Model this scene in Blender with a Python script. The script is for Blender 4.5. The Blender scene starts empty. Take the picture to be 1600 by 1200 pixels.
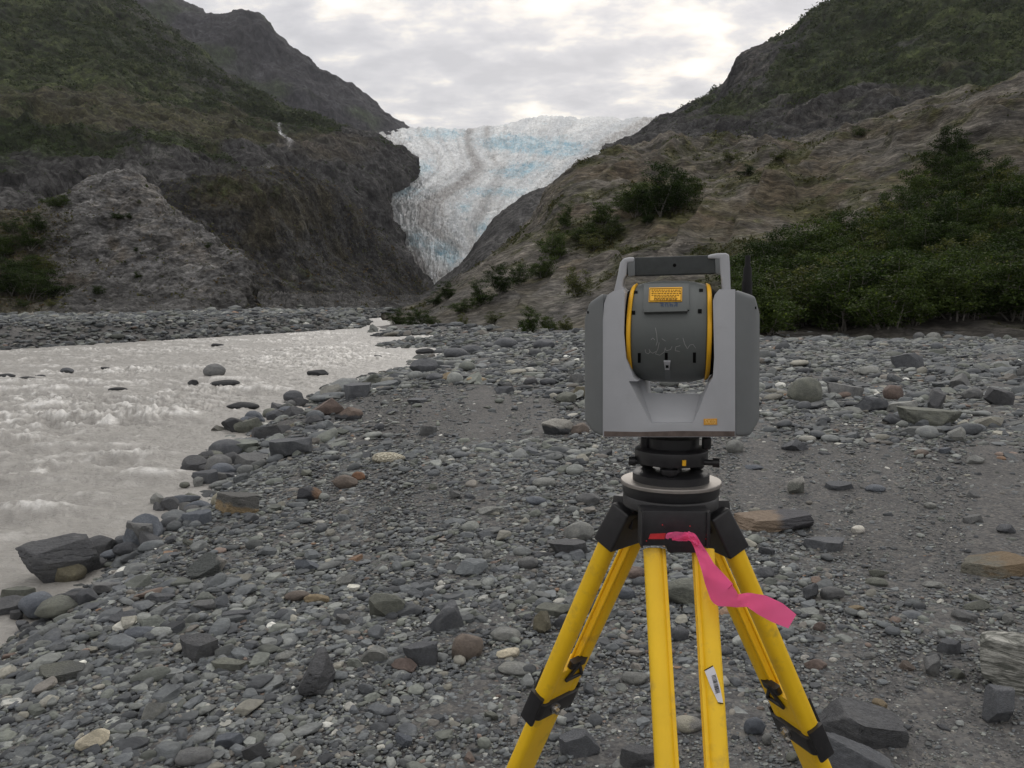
import bpy, bmesh, math, random
import numpy as np
from mathutils import Vector, Matrix, Euler
R = math.radians
random.seed(7)
rng = np.random.default_rng(11)
scene = bpy.context.scene
COL = scene.collection

# ---------------------------------------------------------------- camera
F = 1290.0                      # focal length in pixels of a 1600 px wide frame
PITCH = math.atan(125 / F)
CAMZ = 1.6
cam_data = bpy.data.cameras.new("camera")
cam_data.sensor_width = 36.0
cam_data.lens = 36.0 * F / 1600.0
cam_data.clip_start = 0.05
cam_data.clip_end = 20000
cam = bpy.data.objects.new("camera", cam_data)
COL.objects.link(cam)
cam.location = (0, 0, CAMZ)
cam.rotation_euler = (math.pi / 2 - PITCH, 0, 0)
scene.camera = cam

# ---------------------------------------------------------------- view
scene.view_settings.view_transform = 'Standard'
scene.view_settings.look = 'None'
scene.view_settings.exposure = 0.0
scene.view_settings.gamma = 1.0

# ---------------------------------------------------------------- light
SUN_AZ, SUN_EL = R(9), R(32)    # sun behind the cloud, over the glacier
sun_d = bpy.data.lights.new("sun", 'SUN')
sun_d.energy = 0.8
sun_d.angle = R(28)
sun_d.color = (1.0, 0.95, 0.88)
sun = bpy.data.objects.new("sun", sun_d)
COL.objects.link(sun)
sv = Vector((math.sin(SUN_AZ) * math.cos(SUN_EL), math.cos(SUN_AZ) * math.cos(SUN_EL), math.sin(SUN_EL)))
sun.rotation_euler = sv.to_track_quat('Z', 'Y').to_euler()
sun.location = sv * 50


class NT:
    """tiny node helper"""
    def __init__(s, tree):
        s.t = tree
        tree.nodes.clear()

    def n(s, typ, **kw):
        nd = s.t.nodes.new(typ)
        ins = kw.pop('ins', {})
        for k, v in kw.items():
            setattr(nd, k, v)
        for k, v in ins.items():
            s.set(nd.inputs[k], v)
        return nd

    def set(s, sock, v):
        if isinstance(v, bpy.types.NodeSocket):
            s.t.links.new(v, sock)
        else:
            if isinstance(v, tuple) and len(v) == 3 and sock.type == 'RGBA':
                v = v + (1,)
            sock.default_value = v

    def math(s, op, a, b=0.0, clamp=False):
        nd = s.n('ShaderNodeMath', operation=op, use_clamp=clamp)
        s.set(nd.inputs[0], a); s.set(nd.inputs[1], b)
        return nd.outputs[0]

    def noise(s, vec, scale, detail=6, rough=0.55, dist=0.0):
        nd = s.n('ShaderNodeTexNoise')
        s.set(nd.inputs['Vector'], vec)
        nd.inputs['Scale'].default_value = scale
        nd.inputs['Detail'].default_value = detail
        nd.inputs['Roughness'].default_value = rough
        nd.inputs['Distortion'].default_value = dist
        return nd.outputs['Fac']

    def ramp(s, fac, stops, interp='LINEAR'):
        nd = s.n('ShaderNodeValToRGB')
        s.set(nd.inputs[0], fac)
        cr = nd.color_ramp
        cr.interpolation = interp
        while len(cr.elements) > len(stops): cr.elements.remove(cr.elements[-1])
        while len(cr.elements) < len(stops): cr.elements.new(0.5)
        for e, (p, c) in zip(cr.elements, stops):
            e.position = p
            e.color = tuple(c) + (1,) if len(c) == 3 else c
        return nd.outputs[0]

    def mix(s, fac, a, b, blend='MIX'):
        nd = s.n('ShaderNodeMix', data_type='RGBA', blend_type=blend)
        s.set(nd.inputs[0], fac); s.set(nd.inputs[6], a); s.set(nd.inputs[7], b)
        return nd.outputs[2]

    def bump(s, h, strength, dist, normal=None):
        nd = s.n('ShaderNodeBump')
        nd.inputs['Strength'].default_value = strength
        nd.inputs['Distance'].default_value = dist
        s.set(nd.inputs['Height'], h)
        if normal is not None: s.set(nd.inputs['Normal'], normal)
        return nd.outputs[0]


world = bpy.data.worlds.new("World")
scene.world = world
world.use_nodes = True
w = NT(world.node_tree)
tc = w.n('ShaderNodeTexCoord')
sep = w.n('ShaderNodeSeparateXYZ')
w.set(sep.inputs[0], tc.outputs['Generated'])
zz = w.math('MAXIMUM', sep.outputs[2], 0.0)
den = w.math('ADD', zz, 0.24)
qx = w.math('DIVIDE', sep.outputs[0], den)
qy = w.math('DIVIDE', sep.outputs[1], den)
cmb = w.n('ShaderNodeCombineXYZ')
w.set(cmb.inputs[0], qx); w.set(cmb.inputs[1], w.math('MULTIPLY', qy, 1.3)); w.set(cmb.inputs[2], 4.3)
n1 = w.noise(cmb.outputs[0], 6.2, 7, 0.56, 0.1)
n2 = w.noise(cmb.outputs[0], 1.7, 3, 0.5, 0.2)
nn = w.math('ADD', w.math('MULTIPLY', n1, 0.75), w.math('MULTIPLY', n2, 0.25))
# glow of the hidden sun in the cloud deck
vd = w.n('ShaderNodeVectorMath', operation='DOT_PRODUCT')
w.set(vd.inputs[0], tc.outputs['Generated'])
az_, el_ = R(11), R(16.5)
vd.inputs[1].default_value = (math.sin(az_) * math.cos(el_), math.cos(az_) * math.cos(el_), math.sin(el_))
glow = w.math('POWER', w.math('MAXIMUM', vd.outputs['Value'], 0.0), 40.0)
nn2 = w.math('ADD', nn, w.math('MULTIPLY', glow, 0.03))
ccol = w.ramp(nn2, [(0.38, (5.9, 5.82, 5.98)), (0.46, (6.7, 6.58, 6.7)), (0.515, (7.6, 7.38, 7.3)), (0.565, (9.4, 8.9, 8.2)), (0.65, (11.5, 11.0, 10.2))])
sky = w.n('ShaderNodeTexSky', sky_type='NISHITA')
sky.sun_disc = False
sky.sun_elevation = SUN_EL
sky.sun_rotation = SUN_AZ
# an overcast sky is brighter overhead than near the horizon
lift = w.math('ADD', 0.88, w.math('MULTIPLY', zz, 0.75))
lc = w.n('ShaderNodeCombineColor')
for k_ in range(3): w.set(lc.inputs[k_], lift)
ccol = w.mix(1.0, ccol, lc.outputs[0], 'MULTIPLY')
final = w.mix(0.93, sky.outputs[0], ccol)
bg = w.n('ShaderNodeBackground')
w.set(bg.inputs[0], final)
bg.inputs[1].default_value = 0.1
wo = w.n('ShaderNodeOutputWorld')
w.t.links.new(bg.outputs[0], wo.inputs[0])

# ---------------------------------------------------------------- geometry helpers
cp, sp_ = math.cos(PITCH), math.sin(PITCH)


def rays(px, py):
    px = np.asarray(px, float); py = np.asarray(py, float)
    a = (px - 800) / F; b = (600 - py) / F
    return np.stack([a, cp + b * sp_, -sp_ + b * cp], -1)


def PD(px, py, d):
    """world point seen at a pixel, at forward distance d"""
    r = rays(px, py)
    return np.array([0, 0, CAMZ]) + r * (np.asarray(d, float) / r[..., 1])[..., None]


def GP(px, py, z=0.0):
    """world point where a pixel's ray meets height z"""
    r = rays(px, py)
    return np.array([0, 0, CAMZ]) + r * ((z - CAMZ) / r[..., 2])[..., None]


def proj(P):
    d = P - np.array([0, 0, CAMZ])
    f = d[..., 1] * cp - d[..., 2] * sp_
    u = d[..., 1] * sp_ + d[..., 2] * cp
    return 800 + F * d[..., 0] / f, 600 - F * u / f


def _hash(ix, iy, iz, seed):
    h = (ix.astype(np.uint32) * np.uint32(374761393)) ^ (iy.astype(np.uint32) * np.uint32(668265263)) ^ \
        (iz.astype(np.uint32) * np.uint32(2147483647 - 1013)) ^ np.uint32(seed * 7919 + 17)
    h = (h ^ (h >> np.uint32(13))) * np.uint32(1274126177)
    h = (h ^ (h >> np.uint32(15))) * np.uint32(2246822519)
    return (h ^ (h >> np.uint32(14)))


def vnoise(P, seed=0):
    """gradient noise, about -1..1"""
    P = np.asarray(P, float)
    i = np.floor(P).astype(np.int64)
    f = P - i
    i = i.astype(np.int32)
    u = f * f * f * (f * (f * 6 - 15) + 10)
    out = 0
    for dx in (0, 1):
        wx = u[..., 0] if dx else 1 - u[..., 0]
        for dy in (0, 1):
            wy = u[..., 1] if dy else 1 - u[..., 1]
            for dz in (0, 1):
                wz = u[..., 2] if dz else 1 - u[..., 2]
                h = _hash(i[..., 0] + dx, i[..., 1] + dy, i[..., 2] + dz, seed)
                gx = (h & np.uint32(1023)).astype(float) / 511.5 - 1
                gy = ((h >> np.uint32(10)) & np.uint32(1023)).astype(float) / 511.5 - 1
                gz = ((h >> np.uint32(20)) & np.uint32(1023)).astype(float) / 511.5 - 1
                out = out + wx * wy * wz * (gx * (f[..., 0] - dx) + gy * (f[..., 1] - dy) + gz * (f[..., 2] - dz))
    return out * 1.6


def fbm(P, oct=5, seed=0, gain=0.5, lac=2.03, ridge=False):
    out = 0; a = 1.0; tot = 0
    P = np.asarray(P, float)
    for o in range(oct):
        n = vnoise(P * (lac ** o) + o * 17.3, seed + o)
        if ridge: n = 0.62 - 2.2 * np.abs(n)
        out = out + a * n; tot += a; a *= gain
    return out / tot


def sstep(a, b, x):
    t = np.clip((x - a) / (b - a), 0, 1)
    return t * t * (3 - 2 * t)


def mixc(a, b, t):
    t = np.clip(np.asarray(t), 0, 1)[..., None]
    return np.asarray(a) * (1 - t) + np.asarray(b) * t


def np_mesh(name, V, T, smooth=True, col=None, Q=None):
    """mesh from numpy verts and triangles and/or quads"""
    me = bpy.data.meshes.new(name)
    V = np.ascontiguousarray(V, dtype=np.float32)
    T = np.zeros((0, 3), int) if T is None else np.asarray(T)
    Qd = np.zeros((0, 4), int) if Q is None else np.asarray(Q)
    loops = np.concatenate([T.reshape(-1), Qd.reshape(-1)]).astype(np.int32)
    starts = np.concatenate([np.arange(len(T)) * 3, len(T) * 3 + np.arange(len(Qd)) * 4]).astype(np.int32)
    me.vertices.add(len(V)); me.vertices.foreach_set('co', V.reshape(-1))
    me.loops.add(len(loops)); me.loops.foreach_set('vertex_index', loops)
    me.polygons.add(len(starts)); me.polygons.foreach_set('loop_start', starts)
    sm = np.full(len(starts), bool(smooth)) if np.isscalar(smooth) else np.asarray(smooth, bool)
    me.update(calc_edges=True)
    me.polygons.foreach_set('use_smooth', sm)
    if col is not None:
        ca = me.color_attributes.new('col', 'FLOAT_COLOR', 'POINT')
        c4 = np.ones((len(V), 4), np.float32); c4[:, :3] = col
        ca.data.foreach_set('color', c4.reshape(-1))
    me.validate(verbose=False)
    return me


def link(name, me, mat=None, parent=None, **props):
    o = bpy.data.objects.new(name, me)
    COL.objects.link(o)
    if mat is not None:
        if len(me.materials) == 0: me.materials.append(mat)
    if parent is not None: o.parent = parent
    for k, v in props.items(): o[k] = v
    return o


# ---------------------------------------------------------------- materials
def new_mat(name):
    m = bpy.data.materials.new(name)
    m.use_nodes = True
    return m, NT(m.node_tree)


def finish(t, col, rough=0.9, spec=0.3, normal=None, extra=None, metallic=0.0):
    b = t.n('ShaderNodeBsdfPrincipled')
    t.set(b.inputs['Base Color'], col)
    t.set(b.inputs['Roughness'], rough)
    b.inputs['Specular IOR Level'].default_value = spec
    b.inputs['Metallic'].default_value = metallic
    if normal is not None: t.set(b.inputs['Normal'], normal)
    o = t.n('ShaderNodeOutputMaterial')
    t.t.links.new(b.outputs[0], o.inputs[0])
    return b


def attr_col(t):
    return t.n('ShaderNodeVertexColor', layer_name='col').outputs[0]


def terrain_mat(name, s1, s2, dist, strength=0.8, var=0.45, stretch=(1, 1, 1), spec=0.15, rot=(0, 0, 0), crack=1.0):
    """rock or slope; colour in the mesh, finer grain from noise. s1/s2 scales in 1/m"""
    m, t = new_mat(name)
    g = t.n('ShaderNodeNewGeometry')
    mp = t.n('ShaderNodeMapping')
    t.set(mp.inputs[0], g.outputs['Position'])
    mp.inputs['Scale'].default_value = stretch
    mp.inputs['Rotation'].default_value = rot
    na = t.noise(mp.outputs[0], s1, 8, 0.62, 0.4)
    nb = t.noise(mp.outputs[0], s2, 6, 0.6)
    v1 = t.ramp(na, [(0.36, (1 - var,) * 3), (0.5, (1.0,) * 3), (0.64, (1 + var,) * 3)])
    v2 = t.ramp(nb, [(0.36, (1 - var,) * 3), (0.52, (1.0,) * 3), (0.66, (1 + var,) * 3)])
    c = t.mix(1.0, attr_col(t), v1, 'MULTIPLY')
    c = t.mix(1.0, c, v2, 'MULTIPLY')
    # broken rock: warped cells of differing tone, tilted faces and dark joints
    wv = t.n('ShaderNodeVectorMath', operation='ADD'); t.set(wv.inputs[0], mp.outputs[0])
    nz = t.n('ShaderNodeTexNoise'); t.set(nz.inputs['Vector'], mp.outputs[0]); nz.inputs['Scale'].default_value = s2 * .7; nz.inputs['Detail'].default_value = 4
    sc_ = t.n('ShaderNodeVectorMath', operation='SCALE'); t.set(sc_.inputs[0], nz.outputs['Color']); sc_.inputs['Scale'].default_value = 1.1 / s2
    t.set(wv.inputs[1], sc_.outputs[0])
    hs = 0
    for k_, (mul, amt) in enumerate(((.45, .22), (1.25, .30))):
        vo = t.n('ShaderNodeTexVoronoi'); t.set(vo.inputs['Vector'], wv.outputs[0]); vo.inputs['Scale'].default_value = s2 * mul
        ve = t.n('ShaderNodeTexVoronoi', feature='DISTANCE_TO_EDGE'); t.set(ve.inputs['Vector'], wv.outputs[0]); ve.inputs['Scale'].default_value = s2 * mul
        a_ = amt * crack
        c = t.mix(1.0, c, t.ramp(vo.outputs['Color'], [(0.1, (1 - a_,) * 3), (0.9, (1 + a_,) * 3)]), 'MULTIPLY')
        c = t.mix(1.0, c, t.ramp(ve.outputs['Distance'], [(0.0, (1 - a_ * 1.5,) * 3), (0.09, (1.0,) * 3)]), 'MULTIPLY')
        hh = t.math('ADD', t.math('MULTIPLY', vo.outputs['Distance'], -.5 / mul * .5), t.math('MULTIPLY', t.math('MINIMUM', ve.outputs['Distance'], .12), 1.2 / mul * .5))
        hs = hh if k_ == 0 else t.math('ADD', hs, hh)
    h = t.math('ADD', t.math('ADD', na, t.math('MULTIPLY', nb, 0.35)), t.math('MULTIPLY', hs, .5 * crack))
    finish(t, c, 0.95, spec, t.bump(h, strength, dist))
    return m
# ================================================================ TERRAIN
# ---- river outline (traced on the water level, then used as plain ground coordinates)
WZ = -0.30
near_px = [(-500, 1300), (-250, 1120), (0, 965), (45, 925), (100, 880), (160, 848), (235, 815), (282, 790), (300, 745), (322, 715), (345, 672),
           (400, 662), (440, 632), (500, 612), (545, 592), (600, 580), (650, 562), (690, 549), (650, 544), (605, 545), (588, 539), (640, 531), (790, 527.5), (660, 524),
           (588, 527), (575, 519), (584, 511), (606, 505), (618, 500), (625, 497)]
far_px = [(610, 495.5), (575, 497.5), (566, 500), (580, 504), (570, 509), (560, 513), (400, 523), (200, 535), (0, 547), (-300, 566), (-700, 590), (-1500, 640)]
NE = np.array([GP(x, y, WZ)[:2] for x, y in near_px])
FE = np.array([GP(x, y, WZ)[:2] for x, y in far_px])
RIV = np.concatenate([NE, FE, np.array([[-40, 2], [-20, -6], [-6, -3]])])


def poly_sd(P, poly):
    """signed distance to a polygon: negative inside"""
    P = np.asarray(P, float); x, y = P[..., 0], P[..., 1]
    best = np.full(x.shape, 1e18); inside = np.zeros(x.shape, bool)
    n = len(poly)
    for i in range(n):
        a = poly[i]; b = poly[(i + 1) % n]
        e = b - a; L2 = (e ** 2).sum() + 1e-12
        t = np.clip(((x - a[0]) * e[0] + (y - a[1]) * e[1]) / L2, 0, 1)
        dx = x - (a[0] + t * e[0]); dy = y - (a[1] + t * e[1])
        best = np.minimum(best, dx * dx + dy * dy)
        c = ((a[1] > y) != (b[1] > y))
        with np.errstate(divide='ignore', invalid='ignore'):
            xi = (b[0] - a[0]) * (y - a[1]) / (b[1] - a[1] + 1e-15) + a[0]
        inside ^= (c & (x < xi))
    d = np.sqrt(best)
    return np.where(inside, -d, d)


def line_d(P, line):
    x, y = P[..., 0], P[..., 1]
    best = np.full(x.shape, 1e18)
    for a, b in zip(line[:-1], line[1:]):
        e = b - a; L2 = (e ** 2).sum() + 1e-12
        t = np.clip(((x - a[0]) * e[0] + (y - a[1]) * e[1]) / L2, 0, 1)
        best = np.minimum(best, (x - a[0] - t * e[0]) ** 2 + (y - a[1] - t * e[1]) ** 2)
    return np.sqrt(best)


def GH(P):
    """ground height at xy"""
    P = np.asarray(P, float)
    sd = poly_sd(P, RIV)
    df = line_d(P, FE)
    nearland = (P[..., 0] * 1.0 > -60) & (line_d(P, NE) < df)
    r = np.hypot(P[..., 0], P[..., 1])
    wb = np.clip(r / 12, 0.6, 2.2)
    p3 = np.concatenate([P, np.zeros(P.shape[:-1] + (1,))], -1)
    und = fbm(p3 * 0.16, 3, 3) * 0.16 + fbm(p3 * 0.7, 3, 5) * 0.05
    und = und * sstep(1.5, 8, r)
    jag = fbm(p3 * 0.9, 3, 9) * 0.25
    s2 = sd + jag * np.clip(r / 10, 0.4, 1.5)
    near = -0.34 + 0.34 * sstep(0, 1.0, s2 / wb / 1.6) + und
    far = -0.34 + 1.0 * sstep(0, 3.2, s2) + und * 1.5 - 0.45 * sstep(6, 40, s2)
    land = np.where(nearland, near, far)
    bed = -0.34 - 0.45 * sstep(0, 1.2, -s2)
    return np.where(s2 > 0, land, bed)


# ---- colours (albedo)
SLATE = np.array([0.105, 0.110, 0.116])
GRAVEL = np.array([0.118, 0.117, 0.115])


def polar_ground():
    az = np.concatenate([np.radians(np.linspace(-180, -52, 50)[:-1]), np.radians(np.linspace(-52, 48, 620)), np.radians(np.linspace(48, 180, 50)[1:])])
    rr = np.concatenate([[0.05, 0.5, 1.0, 1.5], np.geomspace(2.0, 150, 620), np.geomspace(155, 4300, 30)])
    A, RR = np.meshgrid(az, rr)
    P = np.stack([RR * np.sin(A), RR * np.cos(A)], -1)
    z = GH(P)
    p3 = np.concatenate([P, np.zeros(P.shape[:-1] + (1,))], -1)
    k = np.clip(RR / 6, 1, 6)[..., None]
    z = z + fbm(p3 * 3 / k, 2, 21) * 0.016 * k[..., 0] * (RR < 150)
    z = np.where(RR > 150, -0.6, z)
    V = np.concatenate([P, z[..., None]], -1).reshape(-1, 3)
    nr, na = A.shape
    i = np.arange(nr - 1)[:, None] * na + np.arange(na - 1)[None]
    Q = np.stack([i, i + na, i + na + 1, i + 1], -1).reshape(-1, 4)[:, ::-1]
    c = fbm(p3 * 0.6, 4, 31)
    col = mixc(GRAVEL * 0.75, GRAVEL * 1.12, 0.5 + 0.7 * c).reshape(-1, 3)
    return np_mesh('ground', V, None, True, col, Q)


m, t = new_mat('gravel_ground')
g = t.n('ShaderNodeNewGeometry')
vor = t.n('ShaderNodeTexVoronoi', feature='F1')
t.set(vor.inputs['Vector'], g.outputs['Position']); vor.inputs['Scale'].default_value = 62
vor2 = t.n('ShaderNodeTexVoronoi', feature='F1')
t.set(vor2.inputs['Vector'], g.outputs['Position']); vor2.inputs['Scale'].default_value = 24
vc = t.ramp(vor.outputs['Color'], [(0.0, (0.55, 0.55, 0.58)), (0.6, (1.0, 1.0, 1.0)), (0.9, (1.25, 1.22, 1.16)), (1.0, (1.9, 1.85, 1.7))])
vc2 = t.ramp(vor2.outputs['Color'], [(0.0, (0.7, 0.7, 0.72)), (0.6, (1.0, 1.0, 1.0)), (1.0, (1.35, 1.3, 1.22))])
c = t.mix(1.0, attr_col(t), vc, 'MULTIPLY'); c = t.mix(1.0, c, vc2, 'MULTIPLY')
h = t.math('ADD', t.math('MULTIPLY', vor.outputs['Distance'], -0.35), t.math('MULTIPLY', vor2.outputs['Distance'], -0.9))
h = t.math('ADD', h, t.noise(g.outputs['Position'], 40, 4))
finish(t, c, 0.9, 0.25, t.bump(h, 0.9, 0.012))
M_ground = m
link('ground', polar_ground(), M_ground, kind='structure')


# ---- river water
def water():
    az = np.radians(np.linspace(-75, 2, 900))
    rr = np.geomspace(2.2, 125, 950)
    A, RR = np.meshgrid(az, rr)
    P = np.stack([RR * np.sin(A), RR * np.cos(A)], -1)
    sd = poly_sd(P, RIV)
    keep = sd < 1.2
    p3 = np.concatenate([P, np.zeros(P.shape[:-1] + (1,))], -1)
    # flow runs from the upper right to the lower left; crests lie across it
    fx = (P[..., 0] * 0.62 + P[..., 1] * 0.78); fy = (P[..., 0] * 0.78 - P[..., 1] * 0.62)
    q = np.stack([fx * 2.1, fy * 1.35, P[..., 0] * 0 + 1.7], -1)
    q = q + fbm(p3 * 0.5, 3, 71)[..., None] * 0.9
    big = fbm(q * 0.55, 3, 61)
    a = fbm(q * 1.5, 5, 62, 0.55)
    b = fbm(q * 4.2, 4, 63, 0.6)
    cl = fbm(q * 2.2, 4, 64, 0.6, ridge=True) + .25
    rough = 0.55 + 0.9 * sstep(-0.25, 0.35, fbm(p3 * 0.22, 3, 66))
    rough *= 0.35 + 0.65 * sstep(0, 2.2, -sd)
    z = (big * 0.09 + a * 0.11 + b * 0.06 + cl * 0.05) * rough
    for (x, y, amp, sx, sy) in [(130, 655, 0.13, 1.5, .30), (230, 650, .11, 1.0, .30), (15, 690, 0.12, .5, .25), (200, 715, .10, .6, .2), (75, 610, .12, 1.2, .5), (405, 612, .14, .9, .3), (120, 600, .1, 1.5, .5),
                                (240, 745, .10, .5, .2), (60, 800, .10, .5, .18), (100, 700, .1, .6, .2), (60, 730, .08, .5, .2), (150, 780, .07, .4, .15), (350, 595, .1, .8, .3), (60, 575, .1, 1.5, .5)]:
        c0 = GP(x, y, WZ)
        dx = P[..., 0] - c0[0]; dy = P[..., 1] - c0[1]
        g_ = np.exp(-(dx / sx) ** 2 - (dy / sy) ** 2)
        g2 = np.exp(-(dx / sx) ** 2 - ((dy + sy * 1.9) / (sy * 1.1)) ** 2)
        z = z + amp * g_ - amp * 0.5 * g2
    foam_n = fbm(q * 3.5, 5, 67, 0.65)
    crest = sstep(0.03, 0.10, z) * sstep(-0.25, 0.35, foam_n)
    streak = sstep(0.02, 0.42, fbm(q * np.array([0.9, 2.6, 1]), 5, 68, 0.62)) * sstep(-0.1, 0.3, a) * rough
    foam = np.clip(crest * 1.0 + streak * 1.0, 0, 1)
    base = np.array([0.32, 0.308, 0.285])
    col = mixc(base, [0.74, 0.73, 0.70], foam)
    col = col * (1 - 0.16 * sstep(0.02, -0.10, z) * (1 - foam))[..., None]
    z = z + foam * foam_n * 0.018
    V = np.concatenate([P, (WZ + z)[..., None]], -1).reshape(-1, 3)
    nr, na = A.shape
    i = (np.arange(nr - 1)[:, None] * na + np.arange(na - 1)[None]).reshape(-1)
    Q = np.stack([i, i + 1, i + na + 1, i + na], -1)
    kp = keep.reshape(-1)
    Q = Q[kp[Q].all(1)]
    used = np.unique(Q); remap = np.zeros(len(V), int); remap[used] = np.arange(len(used))
    return np_mesh('river_water', V[used], None, True, col.reshape(-1, 3)[used], remap[Q])


m, t = new_mat('silty_water')
g = t.n('ShaderNodeNewGeometry')
n_a = t.noise(g.outputs['Position'], 5.5, 6, 0.6, 0.6)
n_b = t.noise(g.outputs['Position'], 17, 5, 0.65, 0.5)
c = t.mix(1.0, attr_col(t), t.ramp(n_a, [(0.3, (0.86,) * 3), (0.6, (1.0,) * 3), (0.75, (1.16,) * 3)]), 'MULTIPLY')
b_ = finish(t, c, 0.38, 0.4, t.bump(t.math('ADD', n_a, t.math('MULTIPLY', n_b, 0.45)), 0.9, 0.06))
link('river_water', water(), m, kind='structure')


# ---- lofted hillsides
def smooth_row(x, k):
    if k < 1: return x
    ker = np.hanning(2 * k + 3)[1:-1]; ker /= ker.sum()
    pad = np.concatenate([2 * x[0] - x[1:k + 1][::-1], x, 2 * x[-1] - x[-k - 1:-1][::-1]])
    return np.convolve(pad, ker, 'valid')


PATCH = {}


def loft(name, rows, nu, nv, disp, colour, mat, sm=0.012, ridge_i=None):
    k = int(nu * sm)
    curves = []
    for r in rows:
        r = np.array(r, float)
        u = np.linspace(0, 1, nu)
        px = r[0, 0] + (r[-1, 0] - r[0, 0]) * u
        py = np.interp(px, r[:, 0], r[:, 1]); d = np.exp(np.interp(px, r[:, 0], np.log(r[:, 2])))
        if len(r[0]) > 3: pass
        py = smooth_row(py, k); d = smooth_row(d, k * 4)
        curves.append(PD(px, py, d))
    sk = curves[0].copy(); sk[:, 2] -= 0.05 * sk[:, 1] + 1; sk[:, 1] *= .97
    C = np.array([sk] + curves)                # rows, nu, 3
    # cumulative parameter by mean screen distance
    sx, sy = proj(C)
    seg = np.hypot(np.diff(sx, axis=0), np.diff(sy, axis=0)).mean(1) + 12
    kn = np.concatenate([[0], np.cumsum(seg)])
    vv = np.linspace(0, kn[-1], nv)
    out = np.zeros((nv, nu, 3))
    # Catmull-Rom (finite difference tangents)
    T = np.zeros_like(C)
    T[1:-1] = (C[2:] - C[:-2]) / (kn[2:] - kn[:-2])[:, None, None]
    T[0] = (C[1] - C[0]) / (kn[1] - kn[0]); T[-1] = (C[-1] - C[-2]) / (kn[-1] - kn[-2])
    for j, v in enumerate(vv):
        i = min(np.searchsorted(kn, v, 'right') - 1, len(kn) - 2)
        h = kn[i + 1] - kn[i]; s = (v - kn[i]) / h
        out[j] = (2 * s**3 - 3 * s**2 + 1) * C[i] + (s**3 - 2 * s**2 + s) * h * T[i] + (-2 * s**3 + 3 * s**2) * C[i + 1] + (s**3 - s**2) * h * T[i + 1]
    du = np.gradient(out, axis=1); dv = np.gradient(out, axis=0)
    N = np.cross(du, dv); N /= np.linalg.norm(N, axis=-1, keepdims=True) + 1e-9
    N[N[..., 2] < 0] *= 1
    d_ = disp(out, N)
    Pn = out + N * d_[..., None]
    qx, qy = proj(out)
    du = np.gradient(Pn, axis=1); dv = np.gradient(Pn, axis=0)
    N2 = np.cross(du, dv); N2 /= np.linalg.norm(N2, axis=-1, keepdims=True) + 1e-9
    col = colour(Pn, N2, qx, qy)
    V = Pn.reshape(-1, 3)
    i = (np.arange(nv - 1)[:, None] * nu + np.arange(nu - 1)[None]).reshape(-1)
    Q = np.stack([i, i + 1, i + nu + 1, i + nu], -1)
    me = np_mesh(name, V, None, True, col.reshape(-1, 3), Q)
    o = link(name, me, mat, kind='structure')
    X, Y = proj(V)
    PATCH[name] = (V, X, Y, N2.reshape(-1, 3))
    return o


def spot(px, py, pts):
    """sum of soft ellipses in a patch's own coordinates: (x, y, rx, ry)"""
    s = 0
    for x, y, a, b in pts:
        s = s + np.exp(-((px - x) / a) ** 2 - ((py - y) / b) ** 2)
    return np.clip(s, 0, 1)


GREEN = np.array([0.026, 0.038, 0.014]); GREEN2 = np.array([0.040, 0.050, 0.018])
BROWN = np.array([0.074, 0.066, 0.042]); RUST = np.array([0.086, 0.066, 0.043])
ROCK = np.array([0.076, 0.075, 0.073]); ROCKD = np.array([0.040, 0.0395, 0.040]); PALE = np.array([0.20, 0.185, 0.165])

# -- far peak on the left
def d_(P, N):
    q = P / 260.0
    n = fbm(q * np.array([1, 1, .55]), 6, 101, 0.55, ridge=True) * 42 + fbm(q * 5, 4, 102) * 9
    return n
def c_(P, N, x, y):
    a = fbm(P / 90.0 * np.array([1, 1, .3]), 5, 104, .6)
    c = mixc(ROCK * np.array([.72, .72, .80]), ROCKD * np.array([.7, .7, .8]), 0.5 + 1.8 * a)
    gr = sstep(0.0, .3, fbm(P / 200., 4, 105) + 0.4 * spot(x, y, [(230, 60, 90, 70), (360, 160, 60, 60)]) - .15)
    return mixc(c, GREEN * 1.3, gr * .7)
M_far = terrain_mat('far_rock', 0.02, 0.08, 9, 0.9, 0.3, (1, 1, .5))
loft('far_peak', [
    [(-400, 420, 1700), (720, 330, 1700)],
    [(-400, 200, 2000), (100, 220, 2000), (400, 240, 2000), (700, 260, 2100)],
    [(-400, -40, 2400), (100, 40, 2300), (300, 100, 2300), (450, 140, 2300), (560, 185, 2350), (690, 245, 2500)],
    [(-400, -420, 2900), (0, -200, 2800), (100, -100, 2800), (190, -45, 2800), (270, 0, 2750), (320, 21, 2700), (352, 27, 2700), (375, 20, 2700), (402, 27, 2700), (430, 50, 2700), (470, 84, 2700), (500, 112, 2700), (530, 130, 2750), (560, 150, 2800), (600, 186, 2850), (628, 206, 2900), (670, 235, 3000)],
    [(-400, -300, 3600), (100, -20, 3600), (400, 110, 3500), (670, 270, 3500)],
], 560, 330, d_, c_, M_far, 0.006)

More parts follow.
